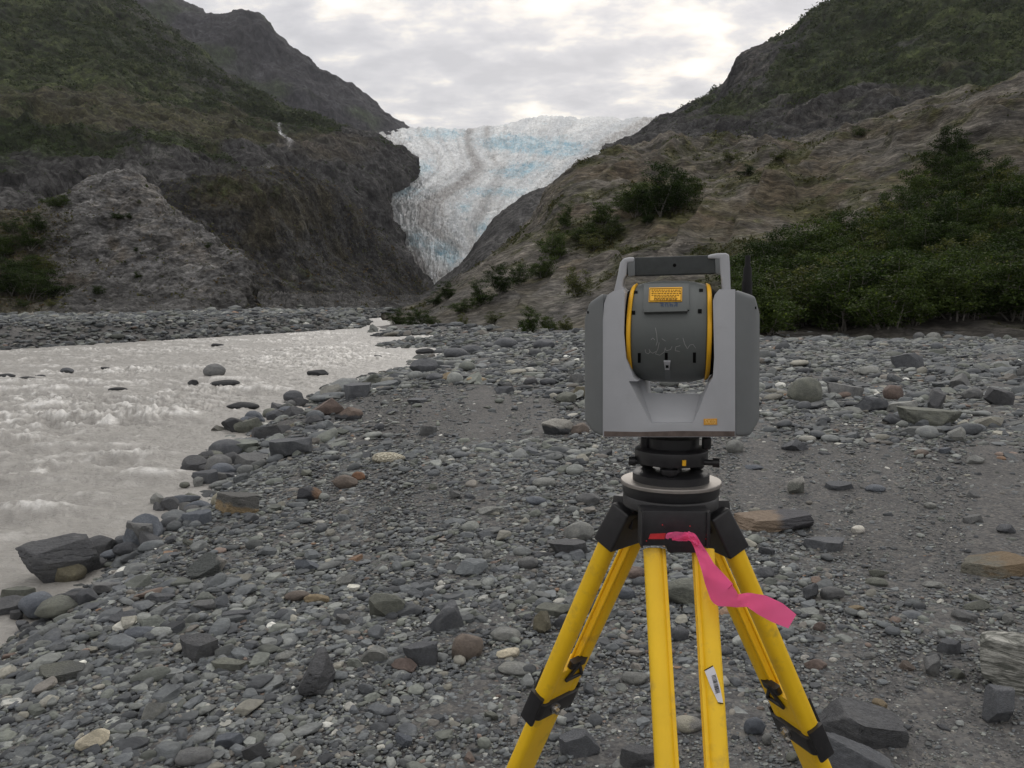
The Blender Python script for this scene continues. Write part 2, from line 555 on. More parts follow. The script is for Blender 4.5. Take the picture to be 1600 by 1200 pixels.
# -- main left mountain
def d_(P, N):
    g = fbm(P / 120. * np.array([1, 1, .35]), 6, 111, 0.55, ridge=True)
    lo = sstep(260, 60, P[..., 2])
    gl_ = fbm(P / 38. * np.array([1, 1, .22]), 5, 117, .55, ridge=True)
    n = g * (12 + 10 * lo) + gl_ * 6 + fbm(P / 24., 5, 112, .55) * 4.5 + fbm(P / 6., 3, 113, .6) * 1.1 + fbm(P / 300., 3, 114) * 22
    return n
def c_(P, N, x, y):
    a = fbm(P / 45.0 * np.array([1, 1, .35]), 6, 115, .62)
    bb = fbm(P / 70.0, 5, 116, .6)
    c = mixc(ROCK * .95, ROCKD * .85, 0.5 + 1.9 * a)
    g = spot(x, y, [(60, 20, 190, 70), (0, 90, 200, 45), (220, 120, 130, 55), (330, 175, 110, 45), (150, 60, 110, 50), (400, 200, 60, 30), (60, 200, 120, 22), (120, 240, 60, 18), (270, 235, 50, 16), (460, 195, 70, 20), (-200, 100, 300, 250)])
    g = sstep(.25, .65, g * .9 + bb * .75 + .3 * (N[..., 2] - .5))
    g = g * (1 - .75 * spot(x, y, [(270, 70, 55, 50), (200, 15, 60, 30), (340, 130, 40, 25), (470, 190, 30, 10)]) * sstep(-.3, .2, fbm(P / 40., 4, 119, .6)))
    c = mixc(c, mixc(GREEN * .7, GREEN2 * 1.25, .5 + 1.3 * fbm(P / 15., 3, 118) + 1.6 * fbm(P / 90. * np.array([1, 1, .5]), 4, 123, .6)), g)
    r = spot(x, y, [(60, 150, 220, 30), (250, 200, 150, 30), (20, 185, 140, 26), (380, 230, 80, 20), (350, 185, 60, 20), (520, 215, 80, 20), (520, 250, 60, 20)])
    r = sstep(.3, .8, r * .85 + .8 * fbm(P / 50., 5, 119, .6))
    c = mixc(c, mixc(BROWN * .62, RUST * .68, .5 + 1.4 * fbm(P / 26., 4, 120)), r * .6)
    p = sstep(.38, .62, fbm(P / 30. * np.array([1, 1, .5]), 6, 121, .65)) * (1 - g)
    c = mixc(c, PALE * .8, p * .6)
    # small waterfall
    wf = np.exp(-((x - (441 + (y - 205) * .32 + 2.5 * np.sin(y / 4.))) / (1.7 + np.clip((y - 190) / 24, 0, 2.2))) ** 2) * sstep(180, 188, y) * sstep(238, 226, y)
    wf2 = np.exp(-((x - (424 + (y - 178) * 1.6)) / 2.5) ** 2) * sstep(176, 179, y) * sstep(190, 186, y) * .6
    c = mixc(c, [.60, .61, .63], np.clip(wf * .9 + wf2, 0, 1) * sstep(-.35, .1, fbm(P / 4., 3, 122)))
    return c
M_left = terrain_mat('left_slope', 0.05, 0.22, 4.0, 0.9, 0.42, (1, 1, .6))
loft('left_mountain', [
    [(-500, 530, 190), (0, 505, 230), (400, 497, 300), (600, 483, 560), (674, 474, 740)],
    [(-500, 440, 300), (0, 400, 340), (400, 400, 480), (600, 410, 720), (655, 420, 800)],
    [(-500, 330, 400), (0, 300, 430), (250, 300, 520), (400, 320, 600), (560, 320, 760), (600, 325, 850)],
    [(-500, 200, 500), (0, 215, 520), (250, 240, 600), (400, 245, 720), (560, 250, 860), (655, 276, 980)],
    [(-500, 60, 800), (0, 120, 760), (250, 170, 800), (400, 190, 860), (560, 205, 960), (650, 256, 1020)],
    [(-500, -160, 1100), (0, -10, 1000), (180, 70, 1000), (300, 135, 1000), (400, 178, 980), (440, 186, 1000), (520, 198, 1010), (590, 217, 1020), (650, 250, 1040)],
    [(-500, -700, 1800), (0, -300, 1500), (180, -10, 1350), (300, 72, 1250), (400, 148, 1150), (440, 170, 1120), (520, 186, 1110), (590, 206, 1100), (646, 244, 1090)],
    [(-500, -500, 2300), (0, -150, 1900), (400, 180, 1500), (640, 262, 1300)],
], 620, 620, d_, c_, M_left, 0.008)

# -- dark scree shoulder in front of it
def d_(P, N):
    return fbm(P / 60. * np.array([1, 1, .5]), 6, 131, .55, ridge=True) * 8 + fbm(P / 14. * np.array([1, 1, .3]), 5, 132, .55, ridge=True) * 3.0 + fbm(P / 3., 3, 133, .6) * .45
def c_(P, N, x, y):
    a = fbm(P / 20.0 * np.array([1, 1, .4]), 6, 134, .65)
    c = mixc(ROCK * .72, ROCKD * .65, 0.55 + 2.0 * a)
    r = sstep(.0, .5, fbm(P / 25., 5, 135, .6) + .5 * spot(x, y, [(380, 310, 110, 30), (450, 350, 110, 50)]) - .15)
    c = mixc(c, BROWN * .72, r * .8)
    g = sstep(.2, .5, fbm(P / 9., 5, 136, .65) + .35 * spot(x, y, [(330, 290, 70, 20), (420, 300, 60, 20), (470, 440, 60, 30)]) - .1)
    c = mixc(c, GREEN2 * .9, g * .7)
    u = (x - 500) - (y - 380) * 1.25       # light streaks running down the scree
    s = sstep(.28, .55, fbm(np.stack([u / 9., y / 120., y * 0], -1), 5, 137, .6)) * sstep(430, 520, x + (y - 400) * .3)
    c = mixc(c, PALE * .85, s * .6)
    return mixc(c, ROCK * .9, sstep(462, 486, y + 10 * a))
M_mid = terrain_mat('scree_slope', 0.12, 0.5, 2.0, 0.9, 0.4)
loft('scree_shoulder', [
    [(-100, 512, 150), (200, 503, 160), (400, 498, 190), (560, 492, 260), (672, 482, 420)],
    [(-100, 480, 200), (200, 470, 220), (400, 465, 260), (560, 465, 360), (674, 474, 560)],
    [(-100, 400, 240), (200, 400, 260), (400, 380, 320), (500, 400, 400), (600, 425, 520), (672, 470, 640)],
    [(-100, 340, 300), (200, 325, 320), (260, 302, 330), (320, 285, 350), (380, 268, 360), (440, 266, 400), (500, 290, 450), (545, 322, 500), (590, 372, 560), (630, 420, 620), (670, 466, 680)],
    [(-100, 380, 400), (200, 360, 400), (400, 310, 480), (560, 370, 600), (670, 478, 760)],
], 520, 330, d_, c_, M_mid, 0.012)

# -- pale rock knoll at the left
def d_(P, N):
    s = P @ Matrix.Rotation(R(28), 3, 'Y').to_3x3().transposed() if False else P
    rs = np.stack([P[..., 0] * .8 + P[..., 2] * .6, P[..., 1], (P[..., 2] * .8 - P[..., 0] * .6) * 2.2], -1)
    return fbm(rs / 14., 6, 141, .55, ridge=True) * 1.7 + fbm(rs / 4., 5, 142, .58, ridge=True) * .75 + fbm(P / 1.1, 3, 143, .6) * .22
def c_(P, N, x, y):
    rs = np.stack([P[..., 0] * .8 + P[..., 2] * .6, P[..., 1], (P[..., 2] * .8 - P[..., 0] * .6) * 2.4], -1)
    a = fbm(rs / 7.0, 6, 144, .65)
    c = mixc(ROCK * 2.1, ROCKD * 2.3, 0.45 + 1.6 * a)
    edge = np.exp(-((x - (225 + (y - 290) * .83)) / 14.) ** 2)
    p = sstep(.12, .5, fbm(rs / 2.6, 6, 145, .7) + .35 * spot(x, y, [(200, 330, 60, 60), (290, 400, 50, 30), (330, 470, 80, 30)]) + .3 * edge * (x > 215) - .1)
    c = mixc(c, PALE * 1.05, p * .6)
    scree = sstep(425, 470, y + 14 * fbm(P / 12., 4, 146) - .12 * np.abs(x - 200) * (x < 330))
    c = mixc(c, ROCK * 1.15 * (1 + .3 * a[..., None]), scree)
    lft = sstep(120, 40, x + 25 * a)
    c = mixc(c, BROWN * .85, lft * .8)
    c = mixc(c, np.array([.10, .08, .055]), sstep(.15, .5, fbm(P / 8., 5, 147, .6)) * .6 * (1 - scree))
    return c
M_knoll = terrain_mat('knoll_rock', 0.35, 1.5, 0.6, 0.95, 0.42, (.7, 1, 1.6), rot=(0, .6, 0), crack=.7)
loft('rock_knoll', [
    [(-400, 516, 88), (0, 506, 96), (200, 503, 100), (405, 500, 105), (411, 502, 150)],
    [(-400, 490, 100), (0, 480, 108), (90, 476, 110), (200, 470, 112), (300, 474, 112), (402, 492, 112), (408, 497, 150)],
    [(-400, 420, 112), (0, 420, 116), (60, 415, 118), (150, 400, 122), (250, 400, 122), (330, 420, 120), (397, 462, 119), (404, 490, 155)],
    [(-400, 350, 125), (0, 332, 130), (50, 338, 130), (80, 322, 132), (110, 302, 135), (140, 284, 138), (168, 274, 140), (195, 271, 140), (215, 279, 140), (240, 300, 138), (270, 330, 136), (300, 352, 134), (335, 376, 132), (368, 395, 130), (384, 412, 128), (392, 440, 125), (399, 470, 122), (405, 492, 155)],
    [(-400, 380, 170), (0, 360, 170), (190, 300, 170), (300, 390, 160), (399, 500, 140), (404, 503, 170)],
], 520, 320, d_, c_, M_knoll, 0.008)

# -- glacier
MOR = np.array([(735, 190), (750, 205), (728, 222), (734, 240), (748, 262), (742, 275), (715, 285), (690, 300), (660, 318), (650, 335), (660, 352), (690, 368), (725, 385)], float)
GY = np.array([150, 190, 215, 240, 262, 285, 318, 352, 385, 445, 520.])
GC = np.array([742, 740, 728, 734, 746, 718, 662, 660, 715, 700, 700.])
GL = np.array([590, 600, 610, 640, 648, 636, 598, 622, 645, 675, 680.])
GR = np.array([1060, 1010, 960, 925, 890, 870, 850, 815, 760, 705, 700.])
def flow(P):
    """position across the ice stream (-1 left edge, 0 medial moraine, 1 right edge) and downstream"""
    x, y = proj(P)
    x = x + 5 * fbm(P / 90., 3, 150)
    c0 = np.interp(y, GY, GC); l = x - c0
    return np.where(l < 0, l / (c0 - np.interp(y, GY, GL) + 8), l / (np.interp(y, GY, GR) - c0 + 8)), x, y
def crev(P):
    l, x, y = flow(P)
    # arched crevasses across the flow, closer together on the steep parts
    arc = y + 10 * l * l + 5 * fbm(P / 60., 3, 149)
    a = fbm(np.stack([x / 30., arc / 4.2, l * 0], -1), 4, 151, .6, ridge=True)
    b = fbm(np.stack([(x + y) / 11., (y - x * .6) / 16., l * 0], -1), 4, 148, .6, ridge=True)
    return l, x, y, a, b
def d_(P, N):
    l, x, y, a, b = crev(P)
    st = fbm(np.stack([l * 9, y / 70., l * 0], -1), 4, 152, .55)
    return a * 9 + b * 7 + st * 9 + fbm(P / 8., 4, 153, .65) * 2.2 + fbm(P / 250., 3, 154) * 18
def c_(P, N, x, y):
    l, x, y, a, b = crev(P)
    st = fbm(np.stack([l * 11, y / 80., l * 0], -1), 5, 155, .6)
    fine = fbm(P / 9., 5, 156, .7)
    c = mixc(np.array([.60, .63, .65]), np.array([.84, .85, .84]), .5 + 1.1 * st + .6 * fine)
    bl = spot(x, y, [(690, 208, 46, 12), (790, 222, 60, 12), (850, 226, 70, 12), (630, 300, 34, 12), (655, 262, 25, 14), (722, 325, 16, 10), (800, 272, 36, 10), (830, 260, 40, 9), (752, 358, 15, 14), (690, 390, 22, 16), (706, 400, 14, 24), (650, 375, 22, 16), (780, 300, 60, 10), (880, 238, 60, 9)])
    blue = sstep(.15, .9, bl * .75 + (-a) * .45 + fine * .9 + .6 * st)
    c = mixc(c, np.array([.40, .57, .65]), blue * .8)
    c = mixc(c, np.array([.22, .46, .60]), sstep(.55, 1.0, bl * .6 - a * .6 + fine) * .7)
    wd = np.interp(y, [190, 240, 320, 385], [.035, .055, .20, .16])
    on = sstep(186, 200, y) * sstep(410, 385, y)
    mor = np.exp(-(l / wd) ** 2) * on + .5 * np.exp(-((l - wd * 2.6) / (wd * .5)) ** 2) * on + .35 * np.exp(-((l + wd * 2.2) / (wd * .5)) ** 2) * on
    for lc_, ww_, am_ in ((-.55, .035, .45), (-.34, .02, .35), (.14, .018, .4), (.24, .012, .3), (.48, .03, .25), (.62, .015, .35)):
        mor = mor + am_ * np.exp(-((l - lc_ - .05 * np.sin(y / 17.)) / ww_) ** 2) * on
    edge = sstep(.62, 1.0, np.abs(l)) * .55
    toe = sstep(375, 440, y) * .5
    mk = np.clip(mor * (.9 + 1.0 * fine) + sstep(.25, .75, edge + toe + fine * .9 + .5 * st), 0, 1)
    c = mixc(c, np.array([.27, .25, .235]), mk * .74)
    c = mixc(c, np.array([.085, .082, .085]), sstep(.30, .6, fbm(P / 7., 5, 158, .7)) * (.12 + .6 * sstep(350, 430, y) + .15 * (l > .5)))
    return c
M_ice = terrain_mat('glacier_ice', 0.09, 0.13, 3.0, 0.8, 0.08, (1, .6, 2.0), spec=0.3, crack=.33)
loft('glacier', [
    [(640, 490, 900), (760, 490, 900)],
    [(640, 452, 930), (740, 448, 930)],
    [(610, 425, 1010), (780, 418, 1010)],
    [(570, 380, 1150), (840, 372, 1150)],
    [(540, 320, 1400), (930, 310, 1400)],
    [(530, 250, 1900), (700, 252, 1850), (1080, 235, 1900)],
    [(520, 210, 2500), (600, 208, 2500), (640, 203, 2500), (700, 203, 2500), (760, 199, 2500), (800, 194, 2500), (860, 187, 2500), (940, 187, 2500), (1010, 190, 2500), (1120, 183, 2500)],
    [(500, 212, 3200), (640, 210, 3200), (860, 196, 3200), (1140, 190, 3200)],
], 700, 620, d_, c_, M_ice, 0.01)

# -- grey moraine flank right of the ice
def d_(P, N):
    return fbm(P / 50. * np.array([1, 1, .6]), 6, 161, .5, ridge=True) * 6 + fbm(P / 12., 4, 162, .6) * 2
def c_(P, N, x, y):
    a = fbm(P / 22.0, 6, 163, .65)
    return mixc(ROCK * 1.0, ROCKD * 1.0, 0.45 + 1.3 * a)
loft('moraine_flank', [
    [(560, 500, 500), (950, 420, 500)],
    [(640, 478, 640), (700, 446, 640), (800, 385, 660), (960, 310, 700)],
    [(660, 462, 800), (690, 440, 800), (719, 420, 820), (735, 398, 830), (754, 368, 850), (775, 340, 870), (800, 322, 880), (841, 296, 900), (880, 276, 940), (940, 255, 1000), (1000, 235, 1100)],
    [(660, 490, 900), (800, 390, 1000), (1000, 260, 1300)],
], 300, 170, d_, c_, M_left, 0.02)

# -- small rock spurs where the ice meets the left wall
def c2_(P, N, x, y): return mixc(ROCKD * .9, ROCK * .7, .5 + 1.3 * fbm(P / 20., 5, 164, .6))
def dd_(P, N): return fbm(P / 40., 6, 165, .6, ridge=True) * 7 + fbm(P / 9., 4, 166) * 2
loft('rock_spur', [
    [(520, 322, 1150), (560, 318, 1160), (602, 308, 1200)],
    [(520, 300, 1200), (590, 298, 1210), (628, 292, 1260)],
    [(520, 262, 1280), (600, 255, 1300), (644, 270, 1330)],
    [(520, 232, 1400), (590, 226, 1420), (620, 232, 1430), (654, 248, 1430)],
    [(520, 260, 1700), (656, 275, 1700)],
], 130, 150, dd_, c2_, M_left, 0.02)

# -- right mountain
def d_(P, N):
    return fbm(P / 100. * np.array([1, 1, .6]), 6, 171, .55, ridge=True) * 13 + fbm(P / 26. * np.array([1, 1, .35]), 5, 172, .55, ridge=True) * 7 + fbm(P / 6., 3, 173, .6) * 1.0 + fbm(P / 260., 2, 174) * 14
def c_(P, N, x, y):
    a = fbm(P / 40.0 * np.array([1, 1, .35]), 6, 175, .65)
    c = mixc(ROCK * .72, ROCKD * .65, 0.5 + 2.0 * a)
    g = spot(x, y, [(1500, 20, 200, 60), (1350, 60, 120, 45), (1250, 120, 80, 30), (1560, 120, 90, 60), (1150, 170, 80, 24), (1450, 180, 120, 22), (1400, 110, 90, 30), (1700, 100, 200, 200), (1280, 140, 50, 20)])
    g = sstep(.32, .7, g * .85 + 1.0 * fbm(P / 60., 5, 176, .6) + .25 * (N[..., 2] - .5))
    k = spot(x, y, [(1290, 185, 50, 20), (1180, 100, 25, 50), (1240, 185, 40, 14)])
    g = g * (1 - .9 * k)
    c = mixc(c, mixc(GREEN * .7, GREEN2 * 1.2, .5 + 1.3 * fbm(P / 14., 3, 177) + 1.5 * fbm(P / 70., 4, 180, .6)), g)
    r = sstep(.2, .6, fbm(P / 40., 5, 178, .6) + .45 * spot(x, y, [(1330, 150, 70, 20), (1500, 100, 60, 30), (1420, 160, 80, 20)]) - .05)
    c = mixc(c, BROWN * .75, r * .6)
    return mixc(c, PALE * .55, k * sstep(-.05, .3, fbm(P / 20., 5, 179, .65)) * .8)
loft('right_mountain', [
    [(760, 430, 330), (1200, 380, 260), (2100, 380, 240)],
    [(900, 300, 520), (1200, 260, 440), (1500, 240, 380), (2100, 240, 360)],
    [(940, 255, 760), (1100, 222, 660), (1300, 190, 560), (1500, 160, 500), (2100, 100, 480)],
    [(960, 235, 1000), (1100, 190, 860), (1180, 150, 780), (1300, 110, 720), (1500, 40, 700), (2100, -80, 700)],
    [(980, 222, 1300), (1010, 205, 1300), (1040, 184, 1250), (1060, 180, 1200), (1100, 166, 1150), (1130, 150, 1100), (1148, 128, 1080), (1160, 98, 1060), (1176, 82, 1050), (1200, 76, 1040), (1222, 64, 1030), (1240, 54, 1020), (1270, 26, 1010), (1320, -2, 1000), (1420, -70, 1000), (1700, -260, 1050), (2100, -400, 1100)],
    [(980, 250, 1700), (1100, 200, 1600), (1240, 90, 1500), (1400, 0, 1500), (2100, -200, 1600)],
], 620, 400, d_, c_, M_left, 0.006)

# -- near brown hill on the right
def strat(P, k=2.6):
    return np.stack([P[..., 0] * .86 + P[..., 2] * .5, P[..., 1] * .7, (P[..., 2] * .86 - P[..., 0] * .5) * k], -1)
def d_(P, N):
    f = np.clip(P[..., 1] / 150., .25, 1.1)
    X_, Y_ = proj(P)
    k = .35 + .65 * sstep(830, 990, X_)
    X_ = X_ + 14 * fbm(P / 7., 3, 194); Y_ = Y_ + 9 * fbm(P / 5., 3, 195)
    led = 0
    for cu, am, ln in (([(1020, 425), (1060, 372), (1110, 316), (1150, 288), (1205, 284), (1240, 305), (1250, 340)], 2.2, 60),
                       ([(1130, 380), (1200, 305), (1260, 268), (1330, 226), (1400, 205), (1480, 205), (1600, 190)], 2.4, 50),
                       ([(730, 535), (800, 478), (860, 428), (905, 405), (965, 400), (1000, 440)], 1.7, 45),
                       ([(845, 330), (880, 300), (950, 290), (1010, 300), (1050, 340)], 2.0, 45),
                       ([(600, 520), (680, 492), (745, 452), (800, 442), (830, 470)], 1.0, 25),
                       ([(1380, 245), (1450, 200), (1520, 175), (1640, 170)], 2.2, 40)):
        cu = np.array(cu, float); dy = Y_ - np.interp(X_, cu[:, 0], cu[:, 1])
        w_ = sstep(cu[0, 0] - 5, cu[0, 0] + 30, X_) * sstep(cu[-1, 0] + 5, cu[-1, 0] - 30, X_)
        led = led + am * w_ * sstep(-4, 7, dy) * np.exp(-np.maximum(dy, 0) / ln) * np.clip(P[..., 1] / 120., .4, 1)
    return led - 1.3 * (1 - k) + k * (fbm(P / 26., 4, 181, .5) * 3.6 + fbm(strat(P, 3.2) / 22., 5, 182, .55, ridge=True) * 3.0) * f + fbm(strat(P, 3.0) / 7., 5, 183, .55, ridge=True) * .65 * f + fbm(P / .9, 3, 184, .6) * .07
def c_(P, N, x, y):
    a = fbm(strat(P, 4.) / 9.0, 6, 185, .65)
    rock = mixc(np.array([.124, .113, .096]), np.array([.044, .041, .036]), 0.45 + 2.0 * a)
    br = sstep(-.05, .4, fbm(P / 11., 5, 186, .62) + .35 * spot(x, y, [(1250, 300, 200, 50), (1050, 300, 150, 60), (1150, 330, 120, 40)]) - .05)
    c = mixc(rock, mixc(BROWN * 1.0, RUST * 1.15, .5 + 1.5 * fbm(P / 5., 4, 187)), br * .8)
    gn = sstep(-.04, .28, fbm(P / 8., 5, 188, .65) + .3 * spot(x, y, [(1200, 290, 60, 20), (1250, 250, 60, 20), (940, 380, 60, 40), (1130, 400, 60, 30), (880, 350, 40, 30)]) - .02)
    c = mixc(c, mixc(np.array([.062, .062, .024]), np.array([.040, .048, .016]), .5 + 1.5 * fbm(P / 4., 3, 193)), gn * .8)
    pl = sstep(.27, .46, fbm(strat(P, 4.) / 3., 6, 189, .7)) * .8
    vein = np.exp(-((x - (1290 - (y - 230) * .85)) / 3.) ** 2) * sstep(228, 236, y) * sstep(274, 262, y) * sstep(-.3, .1, fbm(P / 1.5, 3, 190))
    c = mixc(c, PALE * 1.2, np.clip(pl + vein, 0, 1))
    lo = sstep(395, 470, y) * sstep(1000, 850, x)
    c = mixc(c, mixc(ROCK * 1.05, BROWN * .9, .5 + 1.5 * fbm(P / 7., 4, 191)), lo * .65)
    crag = spot(x, y, [(560 + 25, 505, 22, 10), (585 + 135, 495, 22, 22), (740, 470, 14, 20), (880, 470, 40, 30), (925, 450, 30, 24)])
    c = mixc(c, PALE * .95, crag * sstep(-.1, .3, fbm(P / 1.6, 4, 192, .6)) * .75)
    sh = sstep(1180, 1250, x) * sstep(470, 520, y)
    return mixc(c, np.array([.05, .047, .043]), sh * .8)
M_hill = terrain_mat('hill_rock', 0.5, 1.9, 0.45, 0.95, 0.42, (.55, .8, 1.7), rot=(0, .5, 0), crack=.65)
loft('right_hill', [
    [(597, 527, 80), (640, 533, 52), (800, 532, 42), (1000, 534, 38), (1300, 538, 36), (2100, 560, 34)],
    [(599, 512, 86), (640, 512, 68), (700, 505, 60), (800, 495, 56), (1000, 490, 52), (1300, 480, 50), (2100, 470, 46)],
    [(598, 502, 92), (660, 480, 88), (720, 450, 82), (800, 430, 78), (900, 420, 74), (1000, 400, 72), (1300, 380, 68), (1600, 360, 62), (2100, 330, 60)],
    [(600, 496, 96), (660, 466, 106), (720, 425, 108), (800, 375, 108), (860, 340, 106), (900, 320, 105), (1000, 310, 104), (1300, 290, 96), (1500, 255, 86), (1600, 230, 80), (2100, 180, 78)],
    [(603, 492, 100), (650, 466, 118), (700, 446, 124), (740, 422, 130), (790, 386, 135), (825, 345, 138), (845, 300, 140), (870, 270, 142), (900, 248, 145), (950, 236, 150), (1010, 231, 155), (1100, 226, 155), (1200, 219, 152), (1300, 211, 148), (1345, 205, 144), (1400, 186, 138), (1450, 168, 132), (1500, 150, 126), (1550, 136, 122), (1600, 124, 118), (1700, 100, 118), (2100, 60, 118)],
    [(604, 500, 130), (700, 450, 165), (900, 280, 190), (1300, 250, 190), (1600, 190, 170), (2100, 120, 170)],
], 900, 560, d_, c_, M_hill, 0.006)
# ================================================================ TOTAL STATION ON TRIPOD
def plain(name, col, rough=0.5, spec=0.5, metallic=0.0, var=0.12, scale=60, bump=0.0, dirt=None, coat=0.0):
    m, t = new_mat(name)
    tc = t.n('ShaderNodeTexCoord')
    n = t.noise(tc.outputs['Object'], scale, 5, 0.6)
    c = t.mix(1.0, col + (1,), t.ramp(n, [(0.3, (1 - var,) * 3), (0.7, (1 + var,) * 3)]), 'MULTIPLY')
    if dirt:
        n2 = t.noise(tc.outputs['Object'], dirt[1], 6, 0.65)
        c = t.mix(t.math('MULTIPLY', t.ramp(n2, [(dirt[2], (0, 0, 0)), (dirt[2] + .18, (1, 1, 1))]), dirt[3]), c, dirt[0] + (1,))
    nr = t.math('ADD', rough - .08, t.math('MULTIPLY', n, .16))
    b = finish(t, c, nr, spec, t.bump(n, bump, 0.002) if bump else None, metallic=metallic)
    if coat: b.inputs['Coat Weight'].default_value = coat
    return m

M_light = plain('light_grey_plastic', (0.365, 0.375, 0.395), 0.45, 0.4, var=.04, scale=25, dirt=((.20, .19, .18), 14, .58, .35))
M_dark = plain('dark_grey_plastic', (0.098, 0.108, 0.106), 0.5, 0.4, var=.07, scale=30, dirt=((.15, .145, .13), 18, .6, .4))
M_panel = plain('side_panel_grey', (0.135, 0.145, 0.148), 0.5, 0.4, var=.06, scale=30, dirt=((.16, .15, .14), 16, .6, .35))
M_grip = plain('grip_rubber', (0.040, 0.045, 0.045), 0.6, 0.35, var=.15, scale=120, bump=.2)
M_ring = plain('yellow_ring', (0.78, 0.42, 0.018), 0.42, 0.4, var=.06, scale=30)
M_black = plain('black_metal', (0.016, 0.016, 0.018), 0.42, 0.5, var=.25, scale=90, dirt=((.10, .09, .08), 40, .60, .4))
M_hole = plain('black_recess', (0.004, 0.004, 0.004), 0.8, 0.1)
M_yel = plain('yellow_fibreglass', (0.86, 0.54, 0.014), 0.42, 0.42, var=.09, scale=9, dirt=((.42, .27, .06), 22, .56, .6))
M_alu = plain('worn_aluminium', (0.30, 0.28, 0.26), 0.5, 0.5, metallic=.75, var=.12, scale=80)
M_steel = plain('bright_steel', (0.55, 0.54, 0.52), 0.28, 0.5, metallic=1.0, var=.1, scale=80)
M_pink = plain('pink_flagging', (1.0, 0.14, 0.37), 0.5, 0.15, var=.02, scale=40)
_t = M_pink.node_tree; _p = [n for n in _t.nodes if n.type == 'BSDF_PRINCIPLED'][0]; _o = [n for n in _t.nodes if n.type == 'OUTPUT_MATERIAL'][0]
_tr = _t.nodes.new('ShaderNodeBsdfTranslucent'); _tr.inputs[0].default_value = (1.0, .20, .42, 1); _mx = _t.nodes.new('ShaderNodeMixShader'); _mx.inputs[0].default_value = .45
_t.links.new(_p.outputs[0], _mx.inputs[1]); _t.links.new(_tr.outputs[0], _mx.inputs[2]); _t.links.new(_mx.outputs[0], _o.inputs[0])
M_white = plain('white_sticker', (0.62, 0.62, 0.66), 0.5, 0.4, var=.05, scale=40)
M_red = plain('red_sticker', (0.50, 0.03, 0.035), 0.45, 0.4, var=.15, scale=120)
M_warn = plain('warning_yellow', (0.82, 0.43, 0.02), 0.45, 0.4, var=.04, scale=40)
M_badge = plain('badge_orange', (0.60, 0.30, 0.04), 0.5, 0.4, var=.05)
M_ink = plain('blue_ink', (0.035, 0.06, 0.13), 0.6, 0.2)
M_print = plain('dark_print', (0.10, 0.05, 0.01), 0.6, 0.2)
M_scratch = plain('scratch_grey', (0.30, 0.305, 0.30), 0.7, 0.2)
M_dirt = plain('brown_dirt_film', (0.115, 0.092, 0.082), 0.8, 0.2, var=.3, scale=70)


def bm_obj(name, bm, mat, parent=None, smooth=True, bevel=0.0, seg=2, angle=35):
    bmesh.ops.remove_doubles(bm, verts=bm.verts, dist=1e-6)
    bmesh.ops.recalc_face_normals(bm, faces=bm.faces)
    if bevel:
        es = [e for e in bm.edges if len(e.link_faces) == 2 and e.calc_face_angle(0) > R(angle)]
        bmesh.ops.bevel(bm, geom=es, offset=bevel, segments=seg, profile=0.6, affect='EDGES', clamp_overlap=True)
    me = bpy.data.meshes.new(name)
    bm.to_mesh(me); bm.free()
    if smooth:
        me.polygons.foreach_set('use_smooth', [True] * len(me.polygons))
        me.set_sharp_from_angle(angle=R(38))
    return link(name, me, mat, parent)


def prism(bm, pts, y0, y1):
    """extrude an outline (local x, z) from y0 to y1"""
    a = [bm.verts.new((x, y0, z)) for x, z in pts]
    b = [bm.verts.new((x, y1, z)) for x, z in pts]
    bm.faces.new(a); bm.faces.new(b[::-1])
    n = len(pts)
    for i in range(n):
        bm.faces.new((a[i], b[i], b[(i + 1) % n], a[(i + 1) % n]))


def hull(bm, pts):
    vs = [bm.verts.new(p) for p in pts]
    r = bmesh.ops.convex_hull(bm, input=vs)
    bad = [g for g in r['geom_interior'] if isinstance(g, bmesh.types.BMVert)]
    bad += [g for g in r['geom_unused'] if isinstance(g, bmesh.types.BMVert)]
    if bad: bmesh.ops.delete(bm, geom=list(set(bad)), context='VERTS')
    bmesh.ops.dissolve_limit(bm, angle_limit=R(1), verts=bm.verts, edges=bm.edges)


def cyl(bm, c, axis, r0, r1, h, n=32):
    """cone / cylinder from c along axis"""
    ax = Vector(axis).normalized()
    M = Matrix.Translation(Vector(c) + ax * h / 2) @ ax.to_track_quat('Z', 'Y').to_matrix().to_4x4()
    return bmesh.ops.create_cone(bm, cap_ends=True, segments=n, radius1=r0, radius2=r1, depth=h, matrix=M)


def lathe(bm, prof, n=48, c=(0, 0, 0)):
    rings = []
    for r, z in prof:
        rings.append([bm.verts.new((c[0] + r * math.cos(2 * math.pi * i / n), c[1] + r * math.sin(2 * math.pi * i / n), c[2] + z)) for i in range(n)])
    for a, b in zip(rings[:-1], rings[1:]):
        for i in range(n):
            bm.faces.new((a[i], a[(i + 1) % n], b[(i + 1) % n], b[i]))
    bm.faces.new(rings[0][::-1]); bm.faces.new(rings[-1])


def sweep(bm, pts, prof, up=(0, 0, 1)):
    """closed profile (side, up offsets) swept along points"""
    pts = [Vector(p) for p in pts]
    rings = []
    for i, p in enumerate(pts):
        t = (pts[min(i + 1, len(pts) - 1)] - pts[max(i - 1, 0)]).normalized()
        s = t.cross(Vector(up)).normalized(); u = s.cross(t)
        rings.append([bm.verts.new(p + s * a + u * b) for a, b in prof])
    n = len(prof)
    for a, b in zip(rings[:-1], rings[1:]):
        for i in range(n): bm.faces.new((a[i], a[(i + 1) % n], b[(i + 1) % n], b[i]))
    bm.faces.new(rings[0][::-1]); bm.faces.new(rings[-1])


def circ(r, n=10, sx=1, sy=1):
    return [(r * sx * math.cos(2 * math.pi * i / n), r * sy * math.sin(2 * math.pi * i / n)) for i in range(n)]


